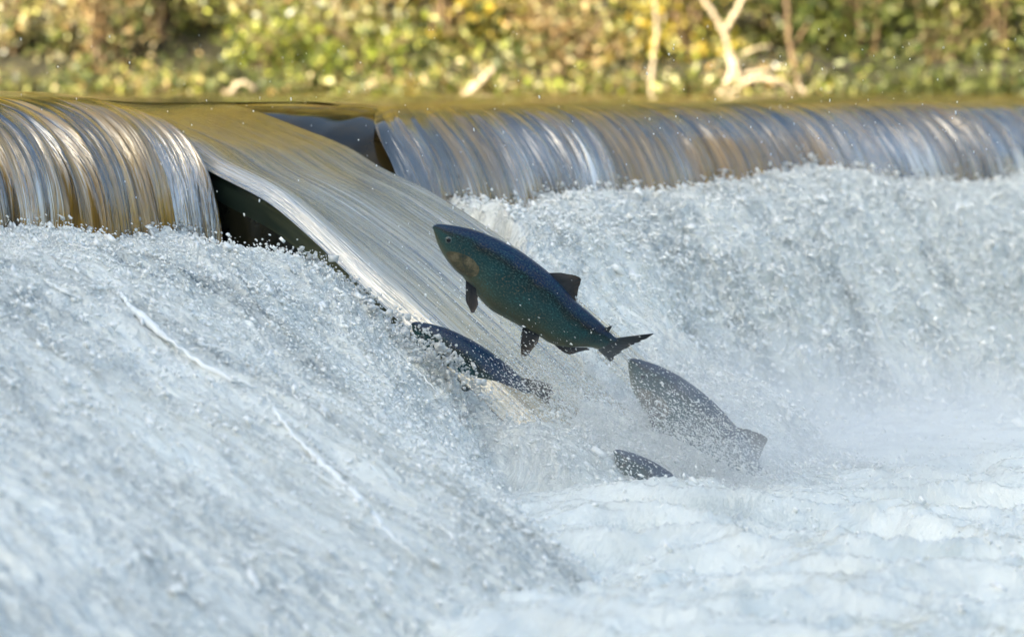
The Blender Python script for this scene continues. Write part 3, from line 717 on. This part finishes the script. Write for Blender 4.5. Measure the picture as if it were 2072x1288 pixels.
# soft mist hanging over the foot of the weir
def mist():
    t = NT('mist'); t.n.remove(t.b)
    pv = t.new('VolumePrincipled'); pv.inputs['Color'].default_value = (0.95, 0.97, 1, 1); pv.inputs['Density'].default_value = 1.3; pv.inputs['Anisotropy'].default_value = 0.0
    co = t.new('TexCoord').outputs['Object']
    d = t.new('VectorMath', operation='LENGTH'); t.link(co, d.inputs[0])
    fall_ = t.ramp(d.outputs['Value'], [(0.25, 1.0), (0.98, 0.0)])
    nz = t.ramp(t.noise(co, 2.2, 3, 0.6), [(0.35, 0.1), (0.7, 1.0)])
    t.link(t.math('MULTIPLY', t.math('MULTIPLY', fall_, nz), 1.9), pv.inputs['Density'])
    t.link(pv.outputs[0], t.out.inputs['Volume'])
    nu, nv = 48, 24
    U, Vv = np.meshgrid(np.linspace(0, 2 * np.pi, nu, endpoint=False), np.linspace(0.0, np.pi, nv), indexing='ij')
    x = np.cos(U) * np.sin(Vv); y = np.sin(U) * np.sin(Vv); z = np.cos(Vv)
    c = W(0.95, 2.2, -1.18)
    P = np.stack([x, y, z], -1)
    i = np.arange(nu * nv).reshape(nu, nv); j = np.roll(i, -1, 0)
    F = np.stack([i[:, :-1], i[:, 1:], j[:, 1:], j[:, :-1]], -1).reshape(-1, 4)
    o = np_mesh('mist', P.reshape(-1, 3), F, t.m)
    o.location = c; o.rotation_euler = (0, 0, math.atan2(ES[1], ES[0])); o.scale = (2.0, 1.0, 0.50)
    tag(o, 'soft white mist over the foot of the right fall', 'mist', kind='stuff')
mist()

# ------------------------------------------------------------------ the salmon
ZK = 0.0004075                                     # metres per pixel of the enlarged picture the outline was measured on
def zl(x, y, d=0.0): return np.array([(x - 1000) * ZK, d, -(y - 640) * ZK])
TOP = [(187, 128), (225, 116), (300, 122), (400, 138), (530, 172), (690, 238), (850, 325), (980, 415), (1090, 505), (1200, 612), (1300, 735), (1400, 822), (1490, 905), (1560, 975), (1620, 1038), (1652, 1062)]
BOT = [(187, 160), (197, 205), (222, 285), (275, 385), (350, 480), (430, 560), (520, 680), (620, 795), (760, 882), (890, 955), (1010, 1020), (1110, 1085), (1230, 1118), (1345, 1120), (1440, 1128), (1490, 1145)]
NST = 90
tp = spline(TOP, 400); bt = spline(BOT, 400)
def _res(P, L):                                    # keep stations matched between back and belly
    q = np.linspace(0, len(P) - 1, L); Q = np.asarray(P, float)
    i = np.clip(q.astype(int), 0, len(P) - 2); f = (q - i)[:, None]
    p0 = Q[np.clip(i - 1, 0, None)]; p1 = Q[i]; p2 = Q[i + 1]; p3 = Q[np.clip(i + 2, None, len(P) - 1)]
    return 0.5 * (2 * p1 + (p2 - p0) * f + (2 * p0 - 5 * p1 + 4 * p2 - p3) * f ** 2 + (3 * p1 - p0 - 3 * p2 + p3) * f ** 3)
tp, bt = _res(TOP, NST), _res(BOT, NST)
mid = (tp + bt) / 2; hv = (tp - bt) / 2; hh = np.linalg.norm(hv, axis=1) * ZK
uu = np.linspace(0, 1, NST)
ww = hh * np.interp(uu, [0, 0.1, 0.3, 0.55, 0.8, 1.0], [0.62, 0.62, 0.60, 0.56, 0.44, 0.26])
bend = 0.05 * np.clip(uu - 0.45, 0, 1) ** 2
def body_pt(k, phi, out=0.0):
    """station k (float), phi 0 = back, pi/2 = near side (towards the viewer), pi = belly"""
    def g(A): return np.stack([np.interp(k, np.arange(NST), A[:, c]) for c in range(A.shape[1])], -1)
    m = g(mid); h = g(hv); w = np.interp(k, np.arange(NST), ww) + out; dd = np.interp(k, np.arange(NST), bend)
    hl = np.interp(k, np.arange(NST), hh)
    f = 1 + out / np.maximum(hl, 1e-4)
    c, s_ = np.cos(phi), np.sin(phi)
    cc = np.sign(c) * np.abs(c) ** 0.92; sn = np.sign(s_) * np.abs(s_) ** 0.92
    x = m[..., 0] + h[..., 0] * cc * f; y = m[..., 1] + h[..., 1] * cc * f
    return np.stack([(x - 1000) * ZK, dd - w * sn, -(y - 640) * ZK], -1)

def fin_mesh(name, base, tip, mat, parent, depth=0.0, lean=0.0, nb=14, nr=9, thick=0.0022, ragged=0.02):
    """a thin rayed blade between a base line and a tip line (enlarged-picture pixels + depth in metres)"""
    Bq = spline(np.array([zl(*p) for p in base]), nb); Tq = spline(np.array([zl(*p) for p in tip]), nb)
    r = np.linspace(0, 1, nr)
    jag = 1 + ragged * rng.standard_normal(nb)
    G = Bq[:, None] + (Tq - Bq)[:, None] * (r[None, :, None] * (1 + (jag[:, None, None] - 1) * r[None, :, None] ** 2))
    G[..., 1] += lean * (r[None, :] ** 1.5) + 0.0015 * np.sin(np.arange(nb) * 2.1)[:, None] * r[None, :]
    th = thick * (1 - 0.75 * r)[None, :] * (1 + 0.35 * (np.arange(nb) % 2))[:, None]
    A = G.copy(); A[..., 1] -= th; Bk = G.copy(); Bk[..., 1] += th
    V = np.concatenate([A.reshape(-1, 3), Bk.reshape(-1, 3)]); n0 = nb * nr
    F = [grid_faces(nb, nr), grid_faces(nb, nr, True) + n0]
    i = np.arange(n0).reshape(nb, nr)
    rim = np.concatenate([i[:, 0], i[-1, 1:], i[-2::-1, -1], i[0, -2:0:-1]]); rj = np.roll(rim, -1)
    F.append(np.stack([rim, rj, rj + n0, rim + n0], 1))
    uv = np.stack(np.meshgrid(np.linspace(0, 1, nb), r, indexing='ij'), -1).reshape(-1, 2)
    return np_mesh(name, V, np.vstack(F), mat, parent, uv=np.vstack([uv, uv]))

def make_salmon():
    root = empty('salmon')
    K, PH = np.meshgrid(np.arange(NST), np.linspace(0, 2 * np.pi, 48, endpoint=False), indexing='ij')
    V = body_pt(K.astype(float), PH)
    # mouth line, brow and gill furrow pressed into the head
    u = K / (NST - 1); v = np.abs(np.where(PH > np.pi, 2 * np.pi - PH, PH)) / np.pi
    mouth = np.exp(-((v - (0.62 + 0.9 * u)) / 0.035) ** 2) * (u < 0.13) * 0.0050
    gill = np.exp(-((u - (0.350 - 0.22 * (v - 0.55) ** 2)) / 0.010) ** 2) * smooth(v, 0.25, 0.4) * 0.003
    lat = np.exp(-((v - 0.47) / 0.012) ** 2) * (u > 0.33) * 0.0006
    cen = V.mean(1, keepdims=True); dr = V - cen; dr /= np.maximum(np.linalg.norm(dr, axis=-1, keepdims=True), 1e-6)
    V = V - dr * (mouth + gill + lat)[..., None]
    i = np.arange(NST * 48).reshape(NST, 48); j = np.roll(i, -1, 1)
    F = np.stack([i[:-1], i[1:], j[1:], j[:-1]], -1).reshape(-1, 4)
    Vf = V.reshape(-1, 3)
    caps = np.vstack([V[0].mean(0) + np.array([-0.004, 0, 0.0]), V[-1].mean(0)])
    n0 = len(Vf)
    F = np.vstack([F, np.stack([np.full(48, n0), i[0], j[0], j[0]], 1), np.stack([np.full(48, n0 + 1), j[-1], i[-1], i[-1]], 1)])
    uv = np.stack([u, v], -1).reshape(-1, 2)
    me_v = np.vstack([Vf, caps]); uvs = np.vstack([uv, [[0, 0.5], [1, 0.5]]])
    me = bpy.data.meshes.new('body')
    fl = [tuple(dict.fromkeys(map(int, f))) for f in F]
    me.from_pydata([tuple(p) for p in me_v], [], fl); me.update()
    lay = me.uv_layers.new(name='UVMap'); li = np.empty(len(me.loops), np.int32); me.loops.foreach_get('vertex_index', li)
    lay.data.foreach_set('uv', uvs[li].astype(np.float32).ravel())
    for p in me.polygons: p.use_smooth = True
    me.materials.append(M['fish'])
    link(bpy.data.objects.new('body', me), root)
    # gill covers, eyes, pectoral and pelvic fins on both flanks
    for side in (1, -1):
        a = np.linspace(0, 2 * np.pi, 28, endpoint=False); rr = np.linspace(0, 1, 8)
        A, RR = np.meshgrid(a, rr, indexing='ij')
        kk = (0.270 + 0.082 * RR * np.cos(A)) * (NST - 1); vv = (0.675 + 0.165 * RR * np.sin(A) - 0.5 * 0.082 * RR * np.cos(A))
        P = body_pt(kk, vv * np.pi, 0.0024 * np.sqrt(np.clip(1 - RR ** 4, 0, 1)) - 0.0006)
        P[..., 1] = np.where(side > 0, P[..., 1], 2 * np.interp(kk, np.arange(NST), bend) - P[..., 1])
        ii = np.arange(28 * 8).reshape(28, 8); jj = np.roll(ii, -1, 0)
        FF = np.stack([ii[:, :-1], jj[:, :-1], jj[:, 1:], ii[:, 1:]], -1).reshape(-1, 4)
        o = np_mesh('gill_cover', P.reshape(-1, 3), FF if side > 0 else FF[:, ::-1], M['gill'], root); o['label'] = 'brownish gill cover'
        e = body_pt(np.array(0.172 * (NST - 1)), np.array(0.48 * np.pi))
        if side < 0: e[1] = -e[1]
        def disc(nm, r, bulge, mat, par, off):
            lat = np.linspace(0, np.pi / 2, 7); lon = np.linspace(0, 2 * np.pi, 20, endpoint=False)
            LA, LO = np.meshgrid(lat, lon, indexing='ij')
            Q = np.stack([e[0] + r * np.sin(LA) * np.cos(LO), e[1] - side * (off + bulge * np.cos(LA)), e[2] + r * np.sin(LA) * np.sin(LO)], -1)
            a_ = np.arange(140).reshape(7, 20); b_ = np.roll(a_, -1, 1)
            f_ = np.stack([a_[:-1], b_[:-1], b_[1:], a_[1:]], -1).reshape(-1, 4)
            return np_mesh(nm, Q.reshape(-1, 3), f_, mat, par)
        eye = disc('eye', 0.0120, 0.006, M['eye'], root, -0.0005)
        disc('pupil', 0.0068, 0.0034, M['pupil'], eye, 0.0042)
        dp = -0.035 * side
        fin_mesh('pectoral_fin', [(440, 548, dp), (480, 580, dp * 1.1), (520, 610, dp * 1.15)], [(440, 700, dp * 1.5), (495, 795, dp * 1.7), (540, 735, dp * 1.5)], M['fin'], root, lean=-0.012 * side)
        dp = -0.022 * side
        fin_mesh('pelvic_fin', [(895, 945, dp), (960, 975, dp), (1025, 1005, dp)], [(872, 1070, dp * 1.3), (895, 1175, dp * 1.8), (1010, 1055, dp * 1.3)], M['fin'], root, lean=-0.010 * side)
    fin_mesh('dorsal_fin', [(1080, 510), (1150, 575), (1220, 660), (1305, 770)], [(1190, 516), (1345, 556), (1330, 650), (1312, 765)], M['fin'], root, lean=0.012, nb=18)
    fin_mesh('adipose_fin', [(1535, 965), (1555, 985), (1572, 1000)], [(1575, 950), (1604, 936), (1582, 980)], M['tail'], root, nb=8, nr=6)
    fin_mesh('anal_fin', [(1130, 1085), (1200, 1108), (1300, 1118), (1400, 1122)], [(1185, 1140), (1262, 1178), (1350, 1152), (1425, 1140)], M['fin'], root, nb=16)
    fin_mesh('tail_fin', [(1650, 1050, 0.014), (1610, 1075, 0.014), (1560, 1108, 0.014), (1490, 1150, 0.014)],
             [(1925, 985, -0.03), (1840, 1062, 0.0), (1730, 1135, 0.03), (1660, 1205, 0.05), (1590, 1285, 0.07)], M['tail'], root, nb=26, nr=12, ragged=0.04)
    return root

def copy_tree(o, parent=None):
    c = o.copy(); col.objects.link(c); c.parent = parent
    for ch in list(o.children): copy_tree(ch, c)
    return c

salmon = make_salmon()
GRP = 'salmon running up the weir'
salmon.location = at(1086, 584, 9.35); salmon.rotation_euler = (R(10), 0, 0)
tag(salmon, 'large dark blue green salmon leaping clear of the water', 'fish', GRP)
def more(px, py, Y, ang, sc, yaw, label):
    f = copy_tree(salmon); f.location = at(px, py, Y); f.rotation_euler = (R(8), R(ang), R(yaw)); f.scale = (sc,) * 3
    tag(f, label, 'fish', GRP)
more(1030, 796, 9.37, 2, 1.02, -22, 'dark salmon half buried in foam, tail raised, below the leaping fish')
more(1462, 893, 9.46, 10, 1.06, 4, 'grey salmon veiled in spray at the lower right of the leaping fish')
more(1412, 1050, 9.06, 8, 0.86, -12, 'smallest, lowest salmon, mostly swallowed by spray')

# ------------------------------------------------------------------ the far bank
PAL = dict(
    gold=[(0.66, 0.48, 0.09), (0.54, 0.38, 0.06), (0.74, 0.62, 0.24), (0.30, 0.24, 0.04), (0.16, 0.16, 0.03)],
    olive=[(0.20, 0.22, 0.05), (0.34, 0.33, 0.09), (0.07, 0.09, 0.02), (0.58, 0.54, 0.24), (0.22, 0.16, 0.05)],
    green=[(0.18, 0.23, 0.03), (0.30, 0.34, 0.05), (0.08, 0.11, 0.02), (0.44, 0.44, 0.10), (0.05, 0.07, 0.015)],
    pale=[(0.72, 0.66, 0.38), (0.52, 0.50, 0.20), (0.75, 0.68, 0.46), (0.22, 0.22, 0.06), (0.34, 0.22, 0.10)],  # palest leaves stand in for sunlit highlights
    brown=[(0.34, 0.21, 0.09), (0.48, 0.34, 0.18), (0.16, 0.09, 0.04), (0.62, 0.50, 0.30), (0.24, 0.20, 0.07)],
    dark=[(0.05, 0.08, 0.02), (0.09, 0.11, 0.03), (0.14, 0.16, 0.04), (0.11, 0.12, 0.035), (0.03, 0.035, 0.01)])  # dark leaves: shade of the bank's gaps put into leaf colour

def tube_mesh(paths, radii, sides=7):
    Vs, Fs, base = [], [], 0
    for P, r in zip(paths, radii):
        P = np.asarray(P, float); m = len(P); r = np.broadcast_to(r, m)
        tan = np.gradient(P, axis=0); tan /= np.maximum(np.linalg.norm(tan, axis=1)[:, None], 1e-9)
        ref = np.array([0.3, 1.0, 0.1]); u = np.cross(tan, ref); u /= np.linalg.norm(u, axis=1)[:, None]; v = np.cross(u, tan)
        a = np.linspace(0, 2 * np.pi, sides, endpoint=False)
        ring = P[:, None] + r[:, None, None] * (np.cos(a)[None, :, None] * u[:, None] + np.sin(a)[None, :, None] * v[:, None])
        i = np.arange(m * sides).reshape(m, sides); j = np.roll(i, -1, 1)
        Vs.append(ring.reshape(-1, 3)); Fs.append(np.stack([i[:-1], j[:-1], j[1:], i[1:]], -1).reshape(-1, 4) + base); base += m * sides
    return np.vstack(Vs), np.vstack(Fs)

def leaf_mesh(C, size, pal, name, parent, up=0.2, dim=None):
    n = len(C)
    d1 = rng.standard_normal((n, 3)); d1[:, 2] -= 0.4; d1 /= np.linalg.norm(d1, axis=1)[:, None]
    nn = rng.standard_normal((n, 3)); nn[:, 2] += up; nn[:, 1] -= 0.5
    d2 = np.cross(d1, nn); d2 /= np.linalg.norm(d2, axis=1)[:, None]
    L = size[:, None]
    q = np.stack([C - d1 * L * .5, C + d2 * L * .28 + d1 * L * 0.05, C + d1 * L * .55, C - d2 * L * .28 + d1 * L * 0.05], 1)
    cl = np.asarray(pal)[rng.integers(0, len(pal), n)] * np.clip(rng.lognormal(0, 0.34, (n, 1)), 0.3, 1.7)
    cl = np.clip(cl, 0, 0.78)
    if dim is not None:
        alt = np.asarray(PAL['dark'])[rng.integers(0, 5, n)]; cl = np.where((rng.random(n) < dim)[:, None], alt, cl)  # dim: share of leaves swapped for dark ones in place of shade
    return np_mesh(name, q.reshape(-1, 3), np.arange(4 * n).reshape(n, 4), M['leaf'], parent, smooth=False, attrs={'leaf_col': np.repeat(cl, 4, 0)})

def shrub(px, Y, rx, h, pal, n, label, name='shrub', lsize=0.066, low=0.0, gap=0.15, cat='shrub', bark='brown_bark', group='shrubs along the far bank'):
    x = (px - 1036) / FPX * Y; z0 = 0.0 + max(0, Y - 26.2) * 0.3
    root = empty(name, (x, Y, z0))
    tag(root, label, cat, group)
    # stems
    paths, rad = [], []
    tips = []
    for k in range(9):
        a = random.uniform(0, 2 * math.pi); sp = random.uniform(0.3, 0.95) * rx
        e = np.array([math.cos(a) * sp, math.sin(a) * sp * 0.6, h * random.uniform(0.55, 0.95)])
        P = spline([np.array([0.06 * math.cos(a), 0.06 * math.sin(a), -0.15]), e * np.array([0.35, 0.35, 0.5]) + rng.normal(0, 0.05, 3), e], 10)
        paths.append(P); rad.append(np.linspace(0.022, 0.006, 10)); tips.append(P)
        for q in range(3):
            b = P[random.randint(3, 8)]; e2 = b + rng.normal(0, 0.28, 3) * np.array([rx, 0.6 * rx, 0.6]) + np.array([0, 0, 0.15])
            P2 = spline([b, (b + e2) / 2 + rng.normal(0, 0.03, 3), e2], 7); paths.append(P2); rad.append(np.linspace(0.009, 0.003, 7)); tips.append(P2)
    V, F = tube_mesh(paths, rad, 5)
    np_mesh('stem', V, F, M[bark], root)
    # clumps of leaves scattered through the crown, open between them
    n = int(n * 1.9); nc = max(14, int(n / 50)); C = []
    for k in range(nc):
        src = random.choice(tips); p = src[random.randint(len(src) // 3, len(src) - 1)].copy()
        p = p * 0.35 + 0.65 * np.array([random.uniform(-rx, rx) * 1.4, random.uniform(-rx * .6, rx * .6), random.uniform(low * h, h)])
        if random.random() < 0.55: p[2] = random.uniform(0.03, min(h, 1.15))
        r = random.uniform(0.08, 0.22)
        C.append(p + rng.normal(0, 1, (int(n / nc), 3)) * r * np.array([1, 0.8, 0.8]))
    C = np.vstack(C); C = C[C[:, 2] > -0.05]
    leaf_mesh(C, rng.lognormal(math.log(lsize), 0.35, len(C)), PAL[pal], 'crown', root, dim=0.08 + 0.62 * smooth(pn(C[:, 0] * 1.6 + px * 0.01, C[:, 2] * 2.2, 440), 0.0, 0.5))  # patches of dark leaves painted in as crown shade
    return root

shrub(30, 26.9, 0.8, 2.4, 'pale', 1500, 'pale yellow green bush at the far left edge of the bank')
shrub(330, 27.3, 0.75, 2.6, 'olive', 1300, 'olive bush right of the brown weed tangle on the left bank')
shrub(205, 26.55, 0.30, 1.5, 'brown', 700, 'brown tangle of dry weeds by the water on the left bank', 'dry_weed', 0.05, cat='weeds')
shrub(500, 27.6, 0.5, 2.3, 'dark', 900, 'green bush with leaves darkened for the shady gap of the left bank')
shrub(540, 26.6, 0.35, 0.55, 'green', 600, 'low bright green plant in front of the dark gap', 'low_plant', 0.05, cat='plant')
shrub(660, 27.0, 0.65, 2.4, 'pale', 1500, 'pale leafy bush left of the green grass patch')
shrub(760, 26.5, 0.55, 0.50, 'green', 800, 'low bright green plant at the waterline left of the slanting log', 'low_plant', 0.045, cat='plant')
shrub(900, 27.2, 0.75, 2.7, 'gold', 1700, 'golden leafed bush above the slanting log')
shrub(1110, 27.1, 0.7, 2.5, 'olive', 1300, 'brown and olive bush between the slanting log and the thin pale trunk')
shrub(1150, 26.6, 0.5, 0.75, 'brown', 700, 'low brown weeds right of the slanting log', 'dry_weed', 0.05, cat='weeds')
shrub(1385, 26.8, 0.45, 2.0, 'gold', 1000, 'yellow leafed bush between the two pale trunks')
shrub(1560, 27.5, 0.6, 2.6, 'olive', 900, 'olive bush behind the brown leaning trunk')
shrub(1760, 27.0, 0.85, 2.6, 'dark', 1500, 'bush with shade put into its dark leaves, right of the brown trunk', gap=0.3)
shrub(1720, 27.6, 0.9, 3.0, 'green', 1300, 'taller green bush behind the dark leaved bush')
shrub(2010, 27.0, 0.7, 2.6, 'olive', 1300, 'olive bush at the far right edge of the bank')
shrub(1890, 26.8, 0.45, 0.6, 'dark', 500, 'low dark plant at the waterline on the right bank', 'low_plant', 0.05, cat='plant')
# taller trees that close the view behind the bushes and colour the river's reflection
for px, Y, h, pal, lab in ((-150, 29.5, 6.5, 'olive', 'tall olive tree leftmost behind the bushes'), (250, 30.0, 7.0, 'dark', 'tall dark tree behind the brown weeds'),
                           (640, 29.8, 6.5, 'gold', 'tall golden tree behind the pale leafy bush'), (1000, 30.2, 7.5, 'gold', 'tall golden tree behind the slanting log'),
                           (1380, 29.8, 6.8, 'olive', 'tall olive tree behind the pale forked trunk'), (1750, 30.0, 7.0, 'gold', 'tall golden tree behind the dark leaved bush'),
                           (2200, 29.6, 6.5, 'olive', 'tall olive tree rightmost behind the bushes')):
    x = (px - 1036) / FPX * Y
    h *= 2.0
    root = empty('tree', (x, Y, 0.9)); tag(root, lab, 'tree', 'trees behind the bushes')
    trunk = spline([(0, 0, -0.4), (rng.normal(0, .1), 0, h * .35), (rng.normal(0, .25), 0, h * .9)], 16)
    paths = [trunk]; rad = [np.linspace(0.13, 0.03, 16)]
    C = []
    for k in range(46):
        b = trunk[random.randint(0, 15)]; a = random.uniform(0, 6.28); l = random.uniform(0.7, 2.0)
        e = b + np.array([math.cos(a) * l, math.sin(a) * l * .7, random.uniform(0.1, 0.6)])
        P = spline([b, (b + e) / 2 + rng.normal(0, .08, 3), e], 8); paths.append(P); rad.append(np.linspace(0.035, 0.008, 8))
        for q in range(7): C.append(P[random.randint(2, 7)] + rng.normal(0, 0.35, 3) + rng.normal(0, 1, (26, 3)) * 0.32)
    V, F = tube_mesh(paths, rad, 7); np_mesh('trunk', V, F, M['brown_bark'], root)
    C = np.vstack(C); leaf_mesh(C, 0.07 + 0.022 * np.clip(C[:, 2], 0, 12) * rng.uniform(0.7, 1.3, len(C)), PAL[pal], 'crown', root)

def limb(name, pts, r0, r1, mat, label, cat, Y, group=None):
    P = np.array([at(x, y, Y + (dz[0] if dz else 0)) for x, y, *dz in pts])
    o0 = P[-1].copy()
    root = empty(name, tuple(o0)); tag(root, label, cat, group)
    return root, o0
def bare_tree(name, label, cat, Y, branches, mat, group='bare trunks and driftwood on the far bank'):
    o0 = at(*branches[0][0][0], Y)
    root = empty(name, tuple(o0)); tag(root, label, cat, group)
    for k, (pts, r0, r1) in enumerate(branches):
        P = np.array([at(x, y, Y + 0.05 * (k % 3 - 1)) for x, y in pts]) - o0
        n = 8 * len(pts); Q = spline(P, n) + 0.006 * rng.standard_normal((n, 3))
        V, F = tube_mesh([Q], [np.linspace(r0, r1, n)], 8)
        np_mesh('trunk' if k == 0 else 'branch', V, F, M[mat], root)
bare_tree('bare_tree', 'pale forked bare tree leaning on the right of the bank', 'tree', 25.95,
          [([(1455, 196), (1478, 150), (1470, 90), (1452, 45), (1420, -5), (1390, -60)], 0.032, 0.016), ([(1466, 62), (1490, 20), (1512, -30)], 0.03, 0.015), ([(1474, 130), (1520, 100), (1560, 95)], 0.016, 0.006)], 'pale_bark')
bare_tree('broken_stick', 'bright white broken stick beside the pale forked tree', 'stick', 25.85, [([(1496, 162), (1488, 135), (1480, 110)], 0.026, 0.022), ([(1488, 135), (1492, 122)], 0.012, 0.006)], 'pale_bark')
bare_tree('bare_tree', 'thin straight pale trunk left of the forked bare tree', 'tree', 25.95, [([(1316, 196), (1320, 130), (1328, 60), (1322, -10)], 0.015, 0.011), ([(1326, 75), (1345, 30)], 0.012, 0.006)], 'pale_bark')
bare_tree('bare_tree', 'brown leaning trunk right of the forked bare tree', 'tree', 26.0, [([(1622, 196), (1608, 140), (1592, 60), (1590, -20)], 0.030, 0.020), ([(1600, 100), (1630, 50)], 0.015, 0.008)], 'brown_bark')
bare_tree('log', 'pale slanting log sticking out of the river edge', 'log', 25.85, [([(940, 196), (970, 168), (1000, 140)], 0.034, 0.026), ([(985, 155), (1003, 158)], 0.012, 0.006)], 'pale_bark')
bare_tree('driftwood', 'tangle of pale driftwood at the foot of the brown leaning trunk', 'driftwood', 25.85, [([(1490, 170), (1530, 160), (1580, 165), (1600, 190)], 0.026, 0.018), ([(1500, 150), (1560, 140)], 0.018, 0.012), ([(1560, 160), (1590, 196)], 0.02, 0.014), ([(1610, 170), (1632, 196)], 0.022, 0.016), ([(1475, 185), (1520, 178), (1560, 192)], 0.02, 0.012)], 'pale_bark')
bare_tree('bent_stem', 'arched pale stem at the waterline left of the notch', 'stick', 25.85, [([(468, 190), (480, 172), (500, 168), (515, 180)], 0.02, 0.014), ([(480, 172), (470, 160)], 0.009, 0.005)], 'pale_bark')

def grass(px, Y, n, h, label, pal):
    x = (px - 1036) / FPX * Y
    root_c = np.array([x, Y, -0.02]); Vs = []; Fs = []; b = 0; cols = []
    for k in range(n):
        a = random.uniform(0, 6.28); l = h * random.uniform(0.6, 1.2); lean = random.uniform(0.3, 0.9) * l
        p0 = np.array([random.gauss(0, .08), random.gauss(0, .05), 0]); q = np.linspace(0, 1, 6)[:, None]
        P = p0 + np.array([math.cos(a) * lean, math.sin(a) * lean * .6, 0]) * q ** 1.8 + np.array([0, 0, l]) * (q - 0.35 * q ** 3)
        sd = np.array([-math.sin(a), math.cos(a), 0]) * 0.006
        V = np.concatenate([P - sd * (1 - q * .9), P + sd * (1 - q * .9)]); Vs.append(V)
        Fs += [(b + i, b + i + 1, b + i + 7, b + i + 6) for i in range(5)]; b += 12
        cols.append(np.repeat(np.array([random.choice(PAL[pal])]), 12, 0))
    o = np_mesh('grass_tuft', np.vstack(Vs), np.array(Fs), M['leaf'], attrs={'leaf_col': np.vstack(cols)})
    o.location = root_c; tag(o, label, 'grass', 'grass tufts at the waterline')
grass(290, 26.2, 60, 0.30, 'pale grass tuft right of the brown weeds', 'pale')
grass(840, 26.15, 60, 0.28, 'yellow grass tuft just left of the slanting log', 'gold')
grass(1060, 26.2, 60, 0.26, 'brown grass tuft just right of the slanting log', 'brown')
grass(1680, 26.2, 60, 0.28, 'olive grass tuft right of the driftwood', 'olive')
grass(1960, 26.2, 60, 0.26, 'dark grass tuft at the far right waterline', 'dark')
grass(40, 26.3, 60, 0.40, 'pale arching grass tuft at the far left waterline', 'pale')
grass(110, 26.25, 50, 0.32, 'pale grass tuft left of the brown weeds', 'pale')
grass(400, 26.3, 60, 0.36, 'dry plumed grass tuft before the dark gap', 'brown')
grass(690, 26.3, 60, 0.30, 'green grass tuft left of the slanting log', 'green')
grass(1250, 26.3, 60, 0.34, 'pale grass tuft left of the thin pale trunk', 'pale')
grass(1420, 26.2, 60, 0.30, 'green grass tuft at the foot of the forked bare tree', 'green')

def litter():
    n = 17000
    x = rng.uniform(-7.5, 7.5, n); y = 25.95 + 3.5 * rng.random(n) ** 1.6
    z = 0.02 + np.clip(y - 26.2, 0, 9) * 0.33 + np.abs(rng.normal(0, 1, n)) * (0.05 + 0.16 * smooth(pn(x * 1.3, 0 * x, 401), -0.3, 0.5))
    pal = PAL['brown'] + PAL['olive'] + PAL['pale'] + PAL['green']
    patch = (pn(x * 0.8, y * 0.8, 400) > -0.25)
    C = np.stack([x, y, z], 1)[patch]
    m = 9000; x2 = rng.uniform(-7.5, 7.5, m); y2 = rng.uniform(25.75, 26.4, m)
    z2 = np.abs(rng.normal(0, 1, m)) * (0.06 + 0.10 * smooth(pn(x2 * 1.7, 0 * x2, 402), -0.3, 0.5))
    C = np.vstack([C, np.stack([x2, y2, z2], 1)])
    o = leaf_mesh(C, rng.lognormal(math.log(0.055), 0.4, len(C)), pal, 'undergrowth', None, up=0.8, dim=0.35 + 0.55 * np.clip(smooth(C[:, 0], 2.5, 3.1) + np.exp(-((C[:, 0] + 2.4) / 0.45) ** 2) + np.exp(-((C[:, 0] + 4.1) / 0.3) ** 2), 0, 1))  # shade of the right bank and the gaps put into leaf colour
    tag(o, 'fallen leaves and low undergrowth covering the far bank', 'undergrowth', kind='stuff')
litter()

def right_wood():
    n = 14000
    y = rng.uniform(-8, 25, n); h = rng.beta(1.2, 1.6, n)
    top = 9.5 + 3.0 * pn(y * 0.35, 0 * y, 410) + 1.0 * pn(y * 1.1, 0 * y, 411)
    x = 20.5 + rng.normal(0, 0.9, n); z = -1.2 + h * (top + 1.2)
    cl = np.round(y * 1.3) + np.round(z * 1.2)
    keep = pn(y * 1.1, z * 1.1, 412) > -0.32
    C = np.stack([x, y, z], 1)[keep]
    o = leaf_mesh(C, rng.lognormal(math.log(0.42), 0.3, len(C)), PAL['gold'] + PAL['gold'] + PAL['olive'] + PAL['brown'], 'woodland', None)
    tag(o, 'golden wood along the right bank, mirrored in the falling water', 'woodland', kind='stuff')
right_wood()

def far_wood():
    n = 30000
    x = rng.uniform(-26, 26, n); d = rng.random(n)
    y = 30.6 + 5.5 * d + rng.normal(0, 0.4, n)
    z = 0.6 + np.abs(rng.normal(0, 1, n)) * 1.2 + 11.0 * d * rng.random(n) ** 0.7 + 3.5 * (rng.random(n) ** 2)
    keep = pn(x * 0.55, z * 0.55, 420) > -0.45
    C = np.stack([x, y, z], 1)[keep]
    tone = pn(C[:, 0] * 0.3, C[:, 2] * 0.25, 421)
    o = leaf_mesh(C, rng.lognormal(math.log(0.34), 0.35, len(C)), PAL['gold'] + PAL['olive'] + PAL['gold'], 'woodland', None, dim=0.25 + 0.5 * smooth(tone, -0.1, 0.4))  # dark leaf patches stand in for shade inside the wood
    tag(o, 'autumn wood on the slope behind the far bank', 'woodland', kind='stuff')
far_wood()
